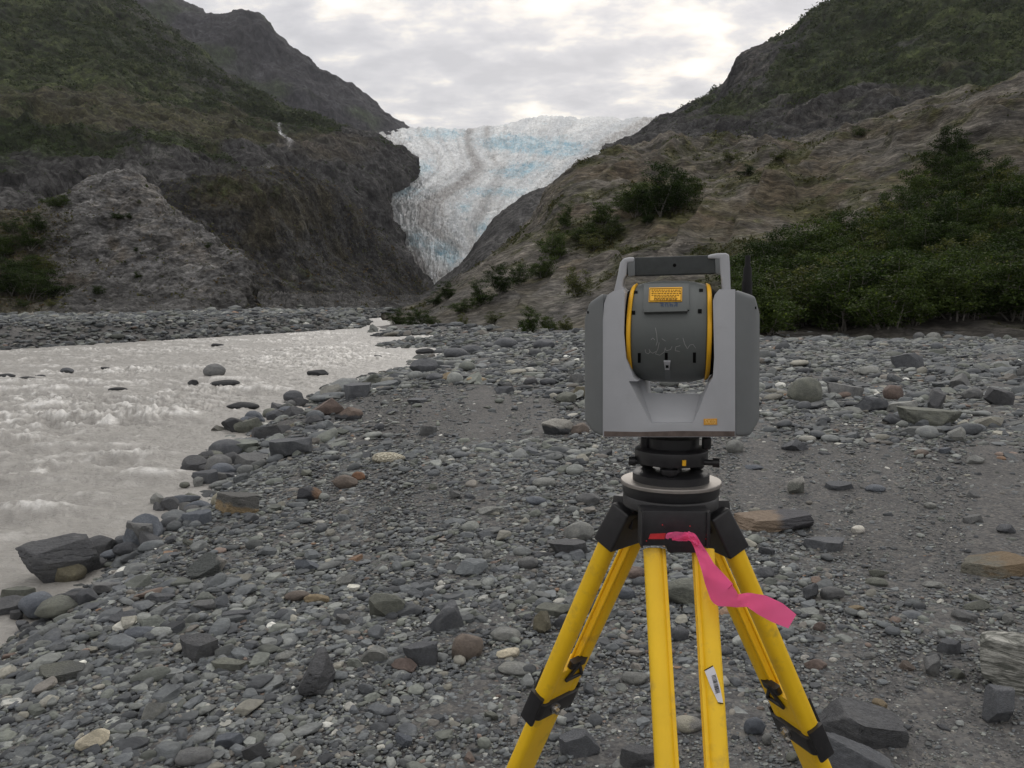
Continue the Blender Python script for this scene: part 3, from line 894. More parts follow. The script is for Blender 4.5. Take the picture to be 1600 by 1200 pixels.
# instrument frame: origin on the tripod head plate, -Y faces the viewer
DI = 1.25
O = Vector(PD(1048, 749, DI))
YAW = R(-13.5)
inst = bpy.data.objects.new('survey_instrument', None); COL.objects.link(inst)
inst.location = O; inst.rotation_euler = (0, 0, YAW)
inst['label'] = 'grey and yellow surveying instrument with carrying handle standing on the yellow tripod'
inst['category'] = 'survey instrument'
Mi = Matrix.Translation(O) @ Matrix.Rotation(YAW, 4, 'Z')
Mii = Mi.inverted()
camL = Mii @ Vector((0, 0, CAMZ))


def L(px, py, yl=0.0):
    """local x, z on the instrument's plane y = yl, below a pixel of the photo"""
    d = Mii.to_3x3() @ Vector(rays(px, py))
    k = (yl - camL.y) / d.y
    p = camL + d * k
    return p.x, p.z


FR = -0.075                                    # front face of the yoke
def LP(pts, yl): return [L(x, y, yl) for x, y in pts]

# --- yoke (U-shaped light grey body) with the scoop cut out of its foot
bm = bmesh.new()
# plan: extrude, then cut
outl = [(942, 683), (942, 500), (944, 474), (949, 461), (958, 455), (972, 452), (976, 458), (975, 520), (978, 560), (990, 590), (1004, 602), (1012, 609),
        (1096, 609), (1106, 601), (1114, 590), (1116, 560), (1114, 470), (1117, 460), (1124, 452), (1149, 452), (1149, 683)]
prism(bm, LP(outl, FR), FR, 0.085)
body = bm_obj('yoke', bm, M_light, inst, smooth=False)
bm = bmesh.new()
top_f = [L(982, 597, FR - .02), L(1109, 597, FR - .02)]
bot_f = [L(1016, 663, FR), L(1084, 663, FR)]
hull(bm, [(top_f[0][0] - .004, FR - .02, top_f[0][1]), (top_f[1][0] + .004, FR - .02, top_f[1][1]),
          (L(996, 586, -.02)[0], -.015, L(996, 597, -.02)[1] + .004), (L(1100, 586, -.02)[0], -.015, L(1100, 597, -.02)[1] + .004),
          (bot_f[0][0], FR - .02, bot_f[0][1]), (bot_f[1][0], FR - .02, bot_f[1][1]),
          (bot_f[0][0] + .002, FR + .012, bot_f[0][1] + .002), (bot_f[1][0] - .002, FR + .012, bot_f[1][1] + .002)])
cut = bm_obj('cutter', bm, None, inst, smooth=False)
bm = bmesh.new()
# floor of the opening falls away behind the front rim
zf_ = L(1040, 609, FR)[1]
xa_, xb_ = L(1008, 609, FR)[0], L(1100, 609, FR)[0]
hull(bm, [(xa_ - .006, FR + .022, zf_ + .016), (xb_ + .006, FR + .022, zf_ + .016), (xa_, FR + .022, zf_ - .003), (xb_, FR + .022, zf_ - .003),
          (xa_ - .006, .1, zf_ + .016), (xb_ + .006, .1, zf_ + .016), (xa_, .1, zf_ - .05), (xb_, .1, zf_ - .05)])
cut2 = bm_obj('cutter', bm, None, inst, smooth=False)
md = body.modifiers.new('b2', 'BOOLEAN'); md.operation = 'DIFFERENCE'; md.object = cut2; md.solver = 'EXACT'
md = body.modifiers.new('b', 'BOOLEAN'); md.operation = 'DIFFERENCE'; md.object = cut; md.solver = 'EXACT'
bv = body.modifiers.new('v', 'BEVEL'); bv.width = .0055; bv.segments = 4; bv.limit_method = 'ANGLE'; bv.angle_limit = R(28)
bpy.context.view_layer.update()
dg = bpy.context.evaluated_depsgraph_get()
me = bpy.data.meshes.new_from_object(body.evaluated_get(dg))
body.modifiers.clear(); body.data = me; me.name = 'yoke'
me.polygons.foreach_set('use_smooth', [True] * len(me.polygons)); me.set_sharp_from_angle(angle=R(30))
bpy.data.objects.remove(cut); bpy.data.objects.remove(cut2)

# --- side panels, darker, stepping back from the front face
for sgn in (-1, 1):
    bm = bmesh.new()
    f = FR - .002
    if sgn < 0:
        inner = [(943, 683.5), (943, 457)]; outer = [(913, 656), (913, 498)]; mid = [(927, 675), (921, 473)]; xi = 946
    else:
        inner = [(1148.5, 683.5), (1148.5, 452)]; outer = [(1187, 656), (1187, 490)]; mid = [(1172, 681), (1180, 463)]; xi = 1145
    ys = -.035
    pts = []
    for (x, y) in inner:
        a = L(x, y, f); pts += [(a[0], f, a[1]), (a[0], .088, a[1])]
    for (x, y) in outer:
        a = L(x, y, ys); pts += [(a[0], ys, a[1]), (a[0], .07, a[1])]
    for (x, y) in mid:
        a = L(x, y, (f + ys) / 2 + .004); pts += [(a[0], (f + ys) / 2 - .002, a[1]), (a[0], .082, a[1])]
    hull(bm, pts)
    bm_obj('side_panel', bm, M_panel, inst, bevel=.007, seg=4, angle=20)
for (x, y, yl) in [(921, 488, -.045), (1179, 481, -.047)]:
    bm = bmesh.new(); a = L(x, y, yl)
    bmesh.ops.create_cube(bm, size=1, matrix=Matrix.Translation((a[0], yl, a[1])) @ Matrix.Diagonal((.004, .02, .0035, 1)))
    bm_obj('screw_slot', bm, M_hole, inst)

# dirt film strip along the foot
bm = bmesh.new()
prism(bm, LP([(944, 682), (944, 674), (1000, 675), (1060, 673.5), (1148, 674), (1148, 682)], FR - .0008), FR - .0012, FR + .002)
bm_obj('dirt_band', bm, M_dirt, inst)

# --- telescope drum: barrel on a horizontal axis
cz = L(1046, 518, 0)[1]
Rd = 0.0745
xl, xr = L(980, 518, -Rd)[0] + .001, L(1110.5, 518, -Rd)[0] - .001
cxm = (xl + xr) / 2; hw = (xr - xl) / 2
def drum_pt(u, th, rr=1.0):
    """u -1..1 along the axis, th angle from the front, upward positive"""
    shape = 0.925 + 0.075 * max(math.cos(th), 0) ** .8
    r = Rd * rr * (1 - .10 * abs(u) ** 3.5)
    return (cxm + u * hw * shape, -.006 - r * math.cos(th), cz + r * 1.02 * math.sin(th))
def barrel(us, name, mat, rr=1.0, cap=True, n=72):
    bm = bmesh.new(); rings = []
    for u, k in us:
        rings.append([bm.verts.new(drum_pt(u, 2 * math.pi * i / n, rr * k)) for i in range(n)])
    for a, b in zip(rings[:-1], rings[1:]):
        for i in range(n): bm.faces.new((a[i], a[(i + 1) % n], b[(i + 1) % n], b[i]))
    bm.faces.new(rings[0][::-1]); bm.faces.new(rings[-1])
    return bm_obj(name, bm, mat, inst)
drum = barrel([(-.93, .93), (-.93, .985), (-.9, 1), (-.6, 1), (-.3, 1), (0, 1), (.3, 1), (.6, 1), (.9, 1), (.93, .985), (.93, .93)], 'telescope_drum', M_dark)
for s in (-1, 1):
    barrel([(s * .935, .90), (s * .935, 1.02), (s * .955, 1.045), (s * 1.02, 1.045), (s * 1.05, 1.02), (s * 1.05, .90)][::s], 'yellow_ring', M_ring)
    barrel([(s * 1.055, .2), (s * 1.055, .99), (s * 1.30, .99), (s * 1.30, .2)][::s], 'drum_bearing', M_hole)


def on_drum(px, py, lift=0.0):
    """point on the drum's front surface under a pixel (local coordinates)"""
    d = (Mii.to_3x3() @ Vector(rays(px, py))).normalized()
    # march
    k = 0.9
    for _ in range(60):
        p = camL + d * k
        u = (p.x - cxm) / hw
        r = Rd * (1 - .10 * min(abs(u), 1) ** 3.5) + lift
        dist = math.hypot(p.y + .006, (p.z - cz) / 1.02) - r
        k += dist * .8
        if abs(dist) < 1e-5: break
    return p


def drum_patch(name, poly, mat, lift, th, parent=None, sub=6):
    """quad patch (4 px corners) laid on the drum, with thickness"""
    a, b, c_, d__ = [Vector((x, y, 0)) for x, y in poly]
    bm = bmesh.new(); g1 = []
    for j in range(sub + 1):
        row = []
        for i in range(sub + 1):
            s, t_ = i / sub, j / sub
            q = (a * (1 - s) + b * s) * (1 - t_) + (d__ * (1 - s) + c_ * s) * t_
            row.append(bm.verts.new(on_drum(q.x, q.y, lift)))
        g1.append(row)
    fs = [bm.faces.new((g1[j][i], g1[j][i + 1], g1[j + 1][i + 1], g1[j + 1][i])) for j in range(sub) for i in range(sub)]
    ext = bmesh.ops.extrude_face_region(bm, geom=fs)
    cen = Vector((cxm, -.006, cz))
    for v in [g for g in ext['geom'] if isinstance(g, bmesh.types.BMVert)]:
        n = Vector((0, v.co.y + .006, v.co.z - cz)).normalized()
        v.co -= n * th
    return bm_obj(name, bm, mat, parent or inst)

# raised plate with the ledge
drum_patch('raised_plate', [(1006, 443), (1076, 443), (1077, 484), (1005, 484)], M_dark, .0035, .01, sub=8)
drum_patch('plate_ledge', [(1005, 480), (1074, 479), (1074, 486), (1006, 487.5)], M_dark, .0085, .012)
wl = drum_patch('warning_label', [(1014.5, 449.5), (1066, 448.5), (1065.5, 470.5), (1013.5, 471.5)], M_warn, .0048, .002)
drum_patch('label_border', [(1015.8, 450.6), (1064.8, 449.7), (1064.3, 450.4), (1015.8, 451.3)], M_print, .0052, .001, wl)
drum_patch('label_border', [(1015, 469.6), (1064.3, 468.8), (1064.3, 469.6), (1015, 470.4)], M_print, .0052, .001, wl)
drum_patch('label_border', [(1015.2, 451), (1016, 451), (1015.4, 470), (1014.6, 470)], M_print, .0052, .001, wl)
drum_patch('label_border', [(1064.0, 450), (1064.8, 450), (1064.4, 469.5), (1063.6, 469.5)], M_print, .0052, .001, wl)
rr_ = random.Random(3)
for k, yy in enumerate([452.6, 455.2, 457.8, 460.6, 463.2, 465.6, 467.6]):
    x = 1018 + (4 if k > 3 else 0)
    while x < 1062 - (5 if k > 3 else 0):
        wd = rr_.uniform(1.5, 4.5)
        drum_patch('text_line', [(x, yy), (x + wd, yy - .05), (x + wd, yy + .9), (x, yy + .95)], M_print, .0052, .001, wl, sub=2)
        x += wd + 1.0
for x, y, wd, hh, name in [(993.5, 456, 5, 3.5, 'slot'), (989.5, 488.5, 5.5, 6, 'slot'), (1095.5, 453, 6, 4, 'slot'), (1093.5, 486, 6, 6.5, 'slot'), (998.8, 559.5, 4.6, 15, 'slot'),
                           (1085, 559, 4.8, 16, 'slot'), (1041, 557, 4.6, 11, 'slot')]:
    drum_patch(name, [(x - wd / 2, y - hh / 2), (x + wd / 2, y - hh / 2), (x + wd / 2, y + hh / 2), (x - wd / 2, y + hh / 2)], M_hole, .0004, .003, sub=2)
lt = drum_patch('latch', [(1037, 565), (1047.5, 565), (1046, 578), (1039, 578)], M_light, .003, .005, sub=3)
drum_patch('latch_hole', [(1040.2, 571), (1044.6, 571), (1044.6, 575), (1040.2, 575)], M_hole, .0036, .002, lt, sub=2)
drum_patch('latch_strap', [(1039, 579), (1047, 579), (1047.5, 593), (1039, 593)], M_panel, .0012, .003, sub=3)


def stroke(name, pts, w_, mat, lift=.0006, parent=None):
    """thin line of ink or scratch laid on the drum"""
    P3 = []
    pts = [Vector((x, y, 0)) for x, y in pts]
    for a, b in zip(pts[:-1], pts[1:]):
        for k in range(4): P3.append(a.lerp(b, k / 4))
    P3.append(pts[-1])
    bm = bmesh.new(); prev = None
    for i, p in enumerate(P3):
        t_ = (P3[min(i + 1, len(P3) - 1)] - P3[max(i - 1, 0)]).normalized()
        n = Vector((-t_.y, t_.x, 0)) * w_ / 2
        a = bm.verts.new(on_drum(p.x + n.x, p.y + n.y, lift)); b = bm.verts.new(on_drum(p.x - n.x, p.y - n.y, lift))
        if prev: bm.faces.new((prev[0], prev[1], b, a))
        prev = (a, b)
    me = bpy.data.meshes.new(name); bm.to_mesh(me); bm.free()
    return link(name, me, mat, parent or inst)

def merge_strokes(name, lst, w_, mat, lift=.0006):
    bm = bmesh.new()
    for s in lst:
        o = stroke('tmp', s, w_, mat, lift)
        bm.from_mesh(o.data); bpy.data.objects.remove(o)
    me = bpy.data.meshes.new(name); bm.to_mesh(me); bm.free()
    return link(name, me, mat, inst)

merge_strokes('scratched_writing', [
    [(1008, 546), (1009, 551), (1013, 553), (1016, 549), (1014, 546)], [(1015, 549), (1020, 552), (1025, 549)],
    [(1024, 512), (1026, 522), (1027, 534), (1025, 540)], [(1017, 531), (1020, 528), (1023, 531)],
    [(1030, 535), (1028, 545), (1024, 553), (1031, 555), (1038, 550), (1040, 543)], [(1038, 545), (1042, 548), (1048, 546), (1050, 541)],
    [(1063, 540), (1056, 542), (1055, 548), (1062, 549)], [(1067, 528), (1070, 538), (1074, 545), (1078, 539), (1083, 538), (1087, 544)],
    [(1056, 530), (1060, 529)], [(1034, 529), (1040, 533)]], 0.75, M_scratch)
merge_strokes('handwritten_digits', [
    [(1031, 473.3), (1036, 473), (1036, 476), (1032, 476.5), (1036, 477), (1036.4, 480), (1032, 480.4)],
    [(1040, 474), (1043, 473.4), (1044, 479.6), (1040.4, 480), (1039.5, 476), (1040, 474)],
    [(1047, 473), (1047.4, 480), (1051, 479), (1051, 476), (1047.4, 476)],
    [(1054, 473), (1058, 473), (1057.6, 479.6), (1054, 480), (1054, 476.5), (1058, 476.3)]], 1.0, M_ink, .0043)

# badge with characters, lower right of the yoke
bm = bmesh.new(); prism(bm, LP([(1099.5, 654.5), (1120.5, 654), (1120.5, 663.5), (1099.5, 664)], FR - .001), FR - .0012, FR + .001)
bdg = bm_obj('badge', bm, M_badge, inst)


def text(name, s, size, loc, rot, mat, parent, bold=0.0, sx=1.0):
    cu = bpy.data.curves.new(name, 'FONT'); cu.body = s; cu.size = size; cu.align_x = 'CENTER'; cu.align_y = 'CENTER'; cu.extrude = .0002; cu.offset = bold
    o = bpy.data.objects.new(name, cu); COL.objects.link(o)
    bpy.context.view_layer.update()
    me = bpy.data.meshes.new_from_object(o.evaluated_get(bpy.context.evaluated_depsgraph_get()))
    bpy.data.objects.remove(o)
    o = link(name, me, mat, parent); o.location = loc; o.rotation_euler = rot; o.scale = (sx, 1, 1)
    return o

a = L(1110, 659, FR - .001)
M_badgetxt = plain('badge_print', (0.80, 0.52, 0.16), 0.5, 0.3)
text('lettering', 'SX10', .0078, (a[0], FR - .0016, a[1]), (R(90), 0, 0), M_badgetxt, bdg, 0.0001, .9)

# --- handle
hy = 0.0
bm = bmesh.new()
prism(bm, LP([(979, 403.5), (1118, 399), (1119, 426), (1119, 428), (982, 432)], hy), hy - .014, hy + .014)
bm_obj('handle_grip', bm, M_grip, inst, bevel=.005, seg=4)
bm = bmesh.new()
prism(bm, LP([(960, 458), (966, 432), (970, 411), (975, 404.5), (984, 402.5), (992, 402.3), (992, 410), (981.5, 411), (980, 430), (976, 436), (974, 448), (984, 458)], hy - .004), hy - .017, hy + .017)
bm_obj('handle_bracket', bm, M_light, inst, bevel=.0028, seg=3)
bm = bmesh.new()
prism(bm, LP([(1128, 454), (1127, 440), (1125, 424), (1124, 405), (1106, 405), (1106, 399.4), (1120, 396.5), (1134, 396), (1139, 399), (1140, 410), (1141.5, 454)], hy - .004), hy - .0175, hy + .017)
bm_obj('handle_bracket', bm, M_light, inst, bevel=.0028, seg=3)
# darker inner cheeks of the grip ends
for pts in ([(984, 404), (992, 404), (992, 431), (981, 432), (980, 412)], [(1117, 400), (1129, 399.5), (1130, 428), (1118, 428)]):
    bm = bmesh.new(); prism(bm, LP(pts, hy - .018), hy - .0162, hy + .015); bm_obj('grip_end', bm, M_panel, inst, bevel=.0015)
a = L(1054, 414.5, hy - .014)
bm = bmesh.new(); cyl(bm, (a[0], hy - .0146, a[1]), (0, 1, 0), .0026, .0026, .004, 16); bm_obj('grip_screw', bm, M_hole, inst)

# --- antenna behind the right shoulder
a = L(1167, 458, .05); b = L(1167, 399, .05)
bm = bmesh.new(); hgt = b[1] - a[1]
lathe(bm, [(.0078, -.01), (.0078, hgt * .30), (.0068, hgt * .34), (.0062, hgt * .66), (.0042, hgt * .72), (.0040, hgt * .96), (.0028, hgt)], 20, (a[0], .05, a[1]))
bm_obj('antenna', bm, plain('antenna_rubber', (.012, .012, .013), .7, .2), inst)

# --- tribrach (levelling base)
tb_y = 0.0
def zl(py): return L(1048, py, 0)[1]
bm = bmesh.new()
def wpx(n): return n * (DI) / F / 2
lathe(bm, [(wpx(84), zl(700)), (wpx(86), zl(690)), (wpx(86), zl(682))])
bm_obj('mounting_collar', bm, M_black, inst)
bm = bmesh.new()
zt, zb = zl(697), zl(721)
lathe(bm, [(wpx(96), zb - .001), (wpx(112), zb), (wpx(114), zb + .002), (wpx(114), zt - .004), (wpx(100), zt), (wpx(60), zt)])
tr = bm_obj('tribrach', bm, M_black, inst, bevel=.0008)
bm = bmesh.new()
z1, z0 = zl(736), zl(750)
lathe(bm, [(wpx(114), z0), (wpx(120), z0 + .001), (wpx(120), z1 - .002), (wpx(112), z1)])
bm_obj('base_plate', bm, M_black, tr)
bm = bmesh.new(); lathe(bm, [(wpx(34), z1 - .003), (wpx(34), zb + .003)]); bm_obj('centre_post', bm, M_black, tr)
for k, ang in enumerate((R(-90), R(30), R(150))):
    x, y = math.cos(ang) * .043, math.sin(ang) * .043
    if k == 0: ang2 = 0
    bm = bmesh.new(); lathe(bm, [(.005, z1 - .002), (.011, z1 + .003), (.0125, z1 + .005), (.0125, z1 + .011), (.011, z1 + .012), (.006, z1 + .013), (.006, zb + .001)], 24, (x, y, 0))
    bm_obj('levelling_screw', bm, M_black, tr)
for px, py in ((1008, 690), (1104, 691), (1070, 690)):
    a = L(px, py, -.02); bm = bmesh.new(); lathe(bm, [(.006, -.010), (.007, -.008), (.007, .006), (.005, .008)], 20, (a[0], -.02 if px != 1070 else .03, a[1])); bm_obj('knob', bm, M_black, tr)
for px0, px1, py in ((1004, 985, 721), (1096, 1122, 722)):
    a = L(px0, py, -.02); b = L(px1, py, -.02)
    bm = bmesh.new(); cyl(bm, (a[0], -.02, a[1]), (b[0] - a[0], 0, 0), .0045, .0045, abs(b[0] - a[0]), 18)
    cyl(bm, (b[0] - math.copysign(.008, b[0] - a[0]), -.02, a[1]), (b[0] - a[0], 0, 0), .0072, .0072, .010, 18)
    bm_obj('clamp_knob', bm, M_black, tr)
a = L(1069, 724, -.05); bm = bmesh.new(); cyl(bm, (a[0], -.052, a[1] - .003), (0, 0, 1), .003, .003, .008, 12); bm_obj('brass_pin', bm, M_ring, tr)

# ================================================================ TRIPOD
TY = R(-8)
trip = bpy.data.objects.new('survey_tripod', None); COL.objects.link(trip)
gz = float(GH(np.array([[O.x, O.y]]))[0])
trip.location = (O.x, O.y, gz); trip.rotation_euler = (0, 0, TY)
trip['label'] = 'bright yellow surveying tripod with black head and clamps standing on the gravel'
trip['category'] = 'tripod'
Mt = Matrix.Translation(trip.location) @ Matrix.Rotation(TY, 4, 'Z')
Mti = Mt.inverted(); camT = Mti @ Vector((0, 0, CAMZ))
HZ = O.z - gz                                   # height of the head plate


RL = Matrix.Rotation(-R(6.5), 3, 'Z')            # into the front leg's own frame
camF = RL @ camT
def T3(px, py, yl):
    d = RL @ (Mti.to_3x3() @ Vector(rays(px, py))); k = (yl - camF.y) / d.y
    return camF + d * k

bm = bmesh.new(); lathe(bm, [(.030, HZ - .006), (.0755, HZ - .006), (.0765, HZ - .005), (.0765, HZ - .0012), (.0755, HZ), (.030, HZ)], 72); bm_obj('head_plate', bm, M_alu, trip)
bm = bmesh.new(); lathe(bm, [(.070, HZ - .0405), (.0725, HZ - .038), (.0725, HZ - .024), (.071, HZ - .022), (.0735, HZ - .018), (.0735, HZ - .0065), (.06, HZ - .006)], 72); head = bm_obj('head', bm, M_black, trip)
bm = bmesh.new(); lathe(bm, [(.012, HZ - .09), (.022, HZ - .085), (.022, HZ - .06), (.012, HZ - .055), (.010, HZ - .04)], 32); bm_obj('fixing_screw', bm, M_black, trip)

SLOPE = .50


def capsule(w_, d__, r, n=5):
    """rounded rectangle profile"""
    pts = []
    for cx_, cy_, a0 in ((w_ / 2 - r, d__ / 2 - r, 0), (-w_ / 2 + r, d__ / 2 - r, 90), (-w_ / 2 + r, -d__ / 2 + r, 180), (w_ / 2 - r, -d__ / 2 + r, 270)):
        for k in range(n):
            a = R(a0 + 90 * k / (n - 1)); pts.append((cx_ + r * math.cos(a), cy_ + r * math.sin(a)))
    return pts


def rot(v, ang): return Matrix.Rotation(ang, 3, 'Z') @ Vector(v)

LEGS = []
for k, (az, SLOPE, Lx) in enumerate(((R(6.5), .50, .50), (R(-127), .475, .386), (R(119.5), .51, .41))):      # 0: towards the viewer; next: left and right rear
    leg = bpy.data.objects.new('leg', None); COL.objects.link(leg); leg.parent = trip
    leg.location = (0, 0, 0); leg.rotation_euler = (0, 0, az)
    # in leg space the leg runs towards -Y
    top = Vector((0, -.066, HZ - .060))
    ddir = Vector((0, -SLOPE, -1)).normalized()
    nrm = Vector((0, -1, SLOPE)).normalized()      # outward
    sep_t, sep_b = .0375, .034
    Lc = Lx                      # to the clamp
    half = Lc + .0
    for s in (-1, 1):
        bm = bmesh.new()
        p0 = top + Vector((s * sep_t, 0, 0)) + ddir * .03; p1 = top + Vector((s * sep_b, 0, 0)) + ddir * (Lc + .03)
        prof = [(a, b) for a, b in capsule(.0265, .030, .011)]
        sweep(bm, [p0, p1], prof, up=nrm)
        # channel lips on the inner side
        for off in (.006, -.006):
            q0 = p0 + Vector((-s * .0145, 0, 0)) + nrm * off; q1 = p1 + Vector((-s * .0145, 0, 0)) + nrm * off - ddir * .05
            sweep(bm, [q0, q1], capsule(.0065, .0045, .0018, 3), up=nrm)
        q0 = p0 + Vector((-s * .0125, 0, 0)); q1 = p1 + Vector((-s * .0125, 0, 0)) - ddir * .05
        sweep(bm, [q0, q1], capsule(.006, .016, .001, 3), up=nrm)
        bm_obj('leg_rod', bm, M_yel, leg)
    # hinge block
    if k == 0:
        bm = bmesh.new()
        a = T3(1003, 797, -.095); b = T3(1107, 850, -.095)
        zt_, zb_ = a.z, b.z
        prism(bm, [(a.x, zt_), (b.x + .001, zt_), (b.x + .001, zb_ - .002), (.030, zb_ - .002), (.026, zb_ - .012), (-.018, zb_ - .012), (-.022, zb_ - .002), (a.x, zb_ - .002)], -.100, -.062)
        hb = bm_obj('hinge_block', bm, M_black, leg, bevel=.0015)
        bm = bmesh.new(); a1 = T3(1020, 782, -.08); b1 = T3(1090, 797, -.08)
        prism(bm, [(a1.x, HZ - .03), (b1.x, HZ - .03), (b1.x, b1.z - .003), (a1.x, b1.z - .003)], -.088, -.05)
        bm_obj('hinge_tongue', bm, M_black, leg, bevel=.001)
        for px in (1004, 1106):
            a2 = T3(px, 800, -.101); b2 = T3(px, 852, -.101)
            bm = bmesh.new(); prism(bm, [(a2.x - .0012, a2.z), (a2.x + .0012, a2.z), (a2.x + .0012, b2.z - .004), (a2.x - .0012, b2.z - .004)], -.103, -.06)
            bm_obj('block_edge', bm, M_black, hb, bevel=.0004)
        bm = bmesh.new(); prism(bm, [(T3(x, y, -.1).x, T3(x, y, -.1).z) for x, y in [(1013, 842), (1016, 834), (1040, 833), (1038, 842)]], -.1012, -.099)
        bm_obj('red_sticker', bm, M_red, hb)
        for px, py in ((1078, 822), (1104, 836), (1103, 842), (1010, 845), (1035, 820)):
            c0 = T3(px, py, -.1); bm = bmesh.new(); cyl(bm, (c0.x, -.1008, c0.z), (0, 1, 0), .0009, .0009, .002, 8); bm_obj('scuff', bm, M_red, hb)
    else:
        bm = bmesh.new()
        # wedge shoe gripping both rods
        c0 = top + ddir * .0; c1 = top + ddir * .058
        pts = []
        for s in (-1, 1):
            for nn_ in (-.020, .020):
                pts.append(c0 - ddir * .012 + Vector((s * .046, 0, 0)) + nrm * nn_ * .9)
                pts.append(c1 + Vector((s * (.054), 0, 0)) + nrm * nn_)
        hull(bm, pts)
        bm_obj('hinge_shoe', bm, M_black, leg, bevel=.004, seg=3)
        bm = bmesh.new()
        hull(bm, [Vector((s * .030, y, z)) for s in (-1, 1) for y, z in ((-.045, HZ - .030), (-.088, HZ - .034), (-.095, HZ - .075), (-.05, HZ - .085))])
        bm_obj('hinge_tongue', bm, M_black, leg, bevel=.003)
    # lower extension, merged web, clamp, lever, strap hook
    Lt = (HZ - .060) / (-ddir.z)                   # to the ground
    pe0 = top + ddir * (Lc - .055 + .0); pe1 = top + ddir * (Lt - .14)
    bm = bmesh.new(); sweep(bm, [pe0, pe1], capsule(.066, .026, .009), up=nrm); bm_obj('lower_leg', bm, M_yel, leg)
    bm = bmesh.new(); cyl(bm, pe1, ddir, .020, .016, .03, 20); cyl(bm, pe1 + ddir * .03, ddir, .015, .002, .125, 20)
    cyl(bm, pe1 + ddir * .028 - Vector((0, 0, 0)), ddir, .026, .026, .006, 20); bm_obj('foot_spike', bm, M_steel, leg)
    bm = bmesh.new()
    pc = top + ddir * (Lc + .012)
    sweep(bm, [pc, pc + ddir * .036], capsule(.104, .040, .012), up=nrm)
    cl = bm_obj('clamp', bm, M_black, leg, bevel=.0015)
    for s in (-1, 1):
        bm = bmesh.new(); sweep(bm, [pc + Vector((s * .050, 0, 0)) - ddir * .012, pc + Vector((s * .050, 0, 0)) + ddir * .050], capsule(.008, .030, .003, 3), up=nrm)
        bm_obj('clamp_cheek', bm, M_black, cl)
    # lever on the outside
    bm = bmesh.new(); pl = pc + nrm * .028
    sweep(bm, [pl - ddir * .035, pl + ddir * .0, pl + ddir * .05], capsule(.036, .009, .003, 3), up=nrm)
    bm_obj('clamp_lever', bm, M_black, cl)
    bm = bmesh.new(); cyl(bm, pc - nrm * .018 + ddir * .018 + Vector((.012, 0, 0)), -nrm, .0105, .0105, .006, 24); cyl(bm, pc - nrm * .024 + ddir * .018 + Vector((.012, 0, 0)), -nrm, .0065, .0065, .007, 6)
    bm_obj('clamp_bolt', bm, M_steel, cl)
    # strap hook (small black triangle) on the inner face
    sf = -1 if k == 1 else 1
    ph = top + ddir * (Lc - .050) - nrm * .017 + Vector((.012 * sf, 0, 0))
    bm = bmesh.new()
    sweep(bm, [ph - ddir * .020 + nrm * .006, ph - ddir * .006 + nrm * .006], capsule(.040, .012, .004), up=nrm)
    tri = [ph + Vector((-.021, 0, 0)) + ddir * .018, ph + Vector((.021, 0, 0)) + ddir * .018, ph - ddir * .012]
    for a, b in ((0, 1), (1, 2), (2, 0)):
        sweep(bm, [tri[a], tri[b]], circ(.0032, 8), up=(0.1, 1, .3))
    bm_obj('strap_hook', bm, M_black, leg)
    LEGS.append((leg, top, ddir, nrm))

# barcode sticker on the right rod of the front leg
leg, top, ddir, nrm = LEGS[0]
def on_leg(px, py, off):
    """point on the front plane of the front leg under a pixel"""
    d = RL @ (Mti.to_3x3() @ Vector(rays(px, py))); q0 = top + nrm * off
    k = (q0 - camF).dot(nrm) / d.dot(nrm)
    return camF + d * k
def leg_poly(name, pts, off, th, mat, parent):
    bm = bmesh.new(); f = bm.faces.new([bm.verts.new(on_leg(x, y, off)) for x, y in pts])
    e = bmesh.ops.extrude_face_region(bm, geom=[f])
    for v in [g for g in e['geom'] if isinstance(g, bmesh.types.BMVert)]: v.co -= nrm * th
    return bm_obj(name, bm, mat, parent, smooth=False)
stk = leg_poly('barcode_sticker', [(1101, 1048), (1114, 1040.5), (1117, 1046), (1124.5, 1070), (1130, 1098), (1122, 1097), (1110, 1072)], .0165, .0012, M_white, leg)
leg_poly('sticker_edge', [(1100, 1047), (1114, 1039.5), (1114.5, 1041), (1101, 1048.4)], .0168, .001, M_hole, stk)
leg_poly('sticker_edge', [(1122, 1097.5), (1130.5, 1099), (1130.5, 1100.5), (1122, 1099)], .0168, .001, M_hole, stk)
rb = random.Random(5)
yy = 1056.0
while yy < 1083:
    h_ = rb.choice([.5, .5, .9, 1.2])
    f_ = (yy - 1056) / 27
    x0 = 1112 + f_ * 6.5; leg_poly('barcode_bar', [(x0, yy), (x0 + 6.5, yy - 2.0), (x0 + 6.5, yy - 2.0 + h_), (x0, yy + h_)], .0170, .0006, M_hole, stk)
    yy += h_ + rb.choice([.5, .8, 1.0])

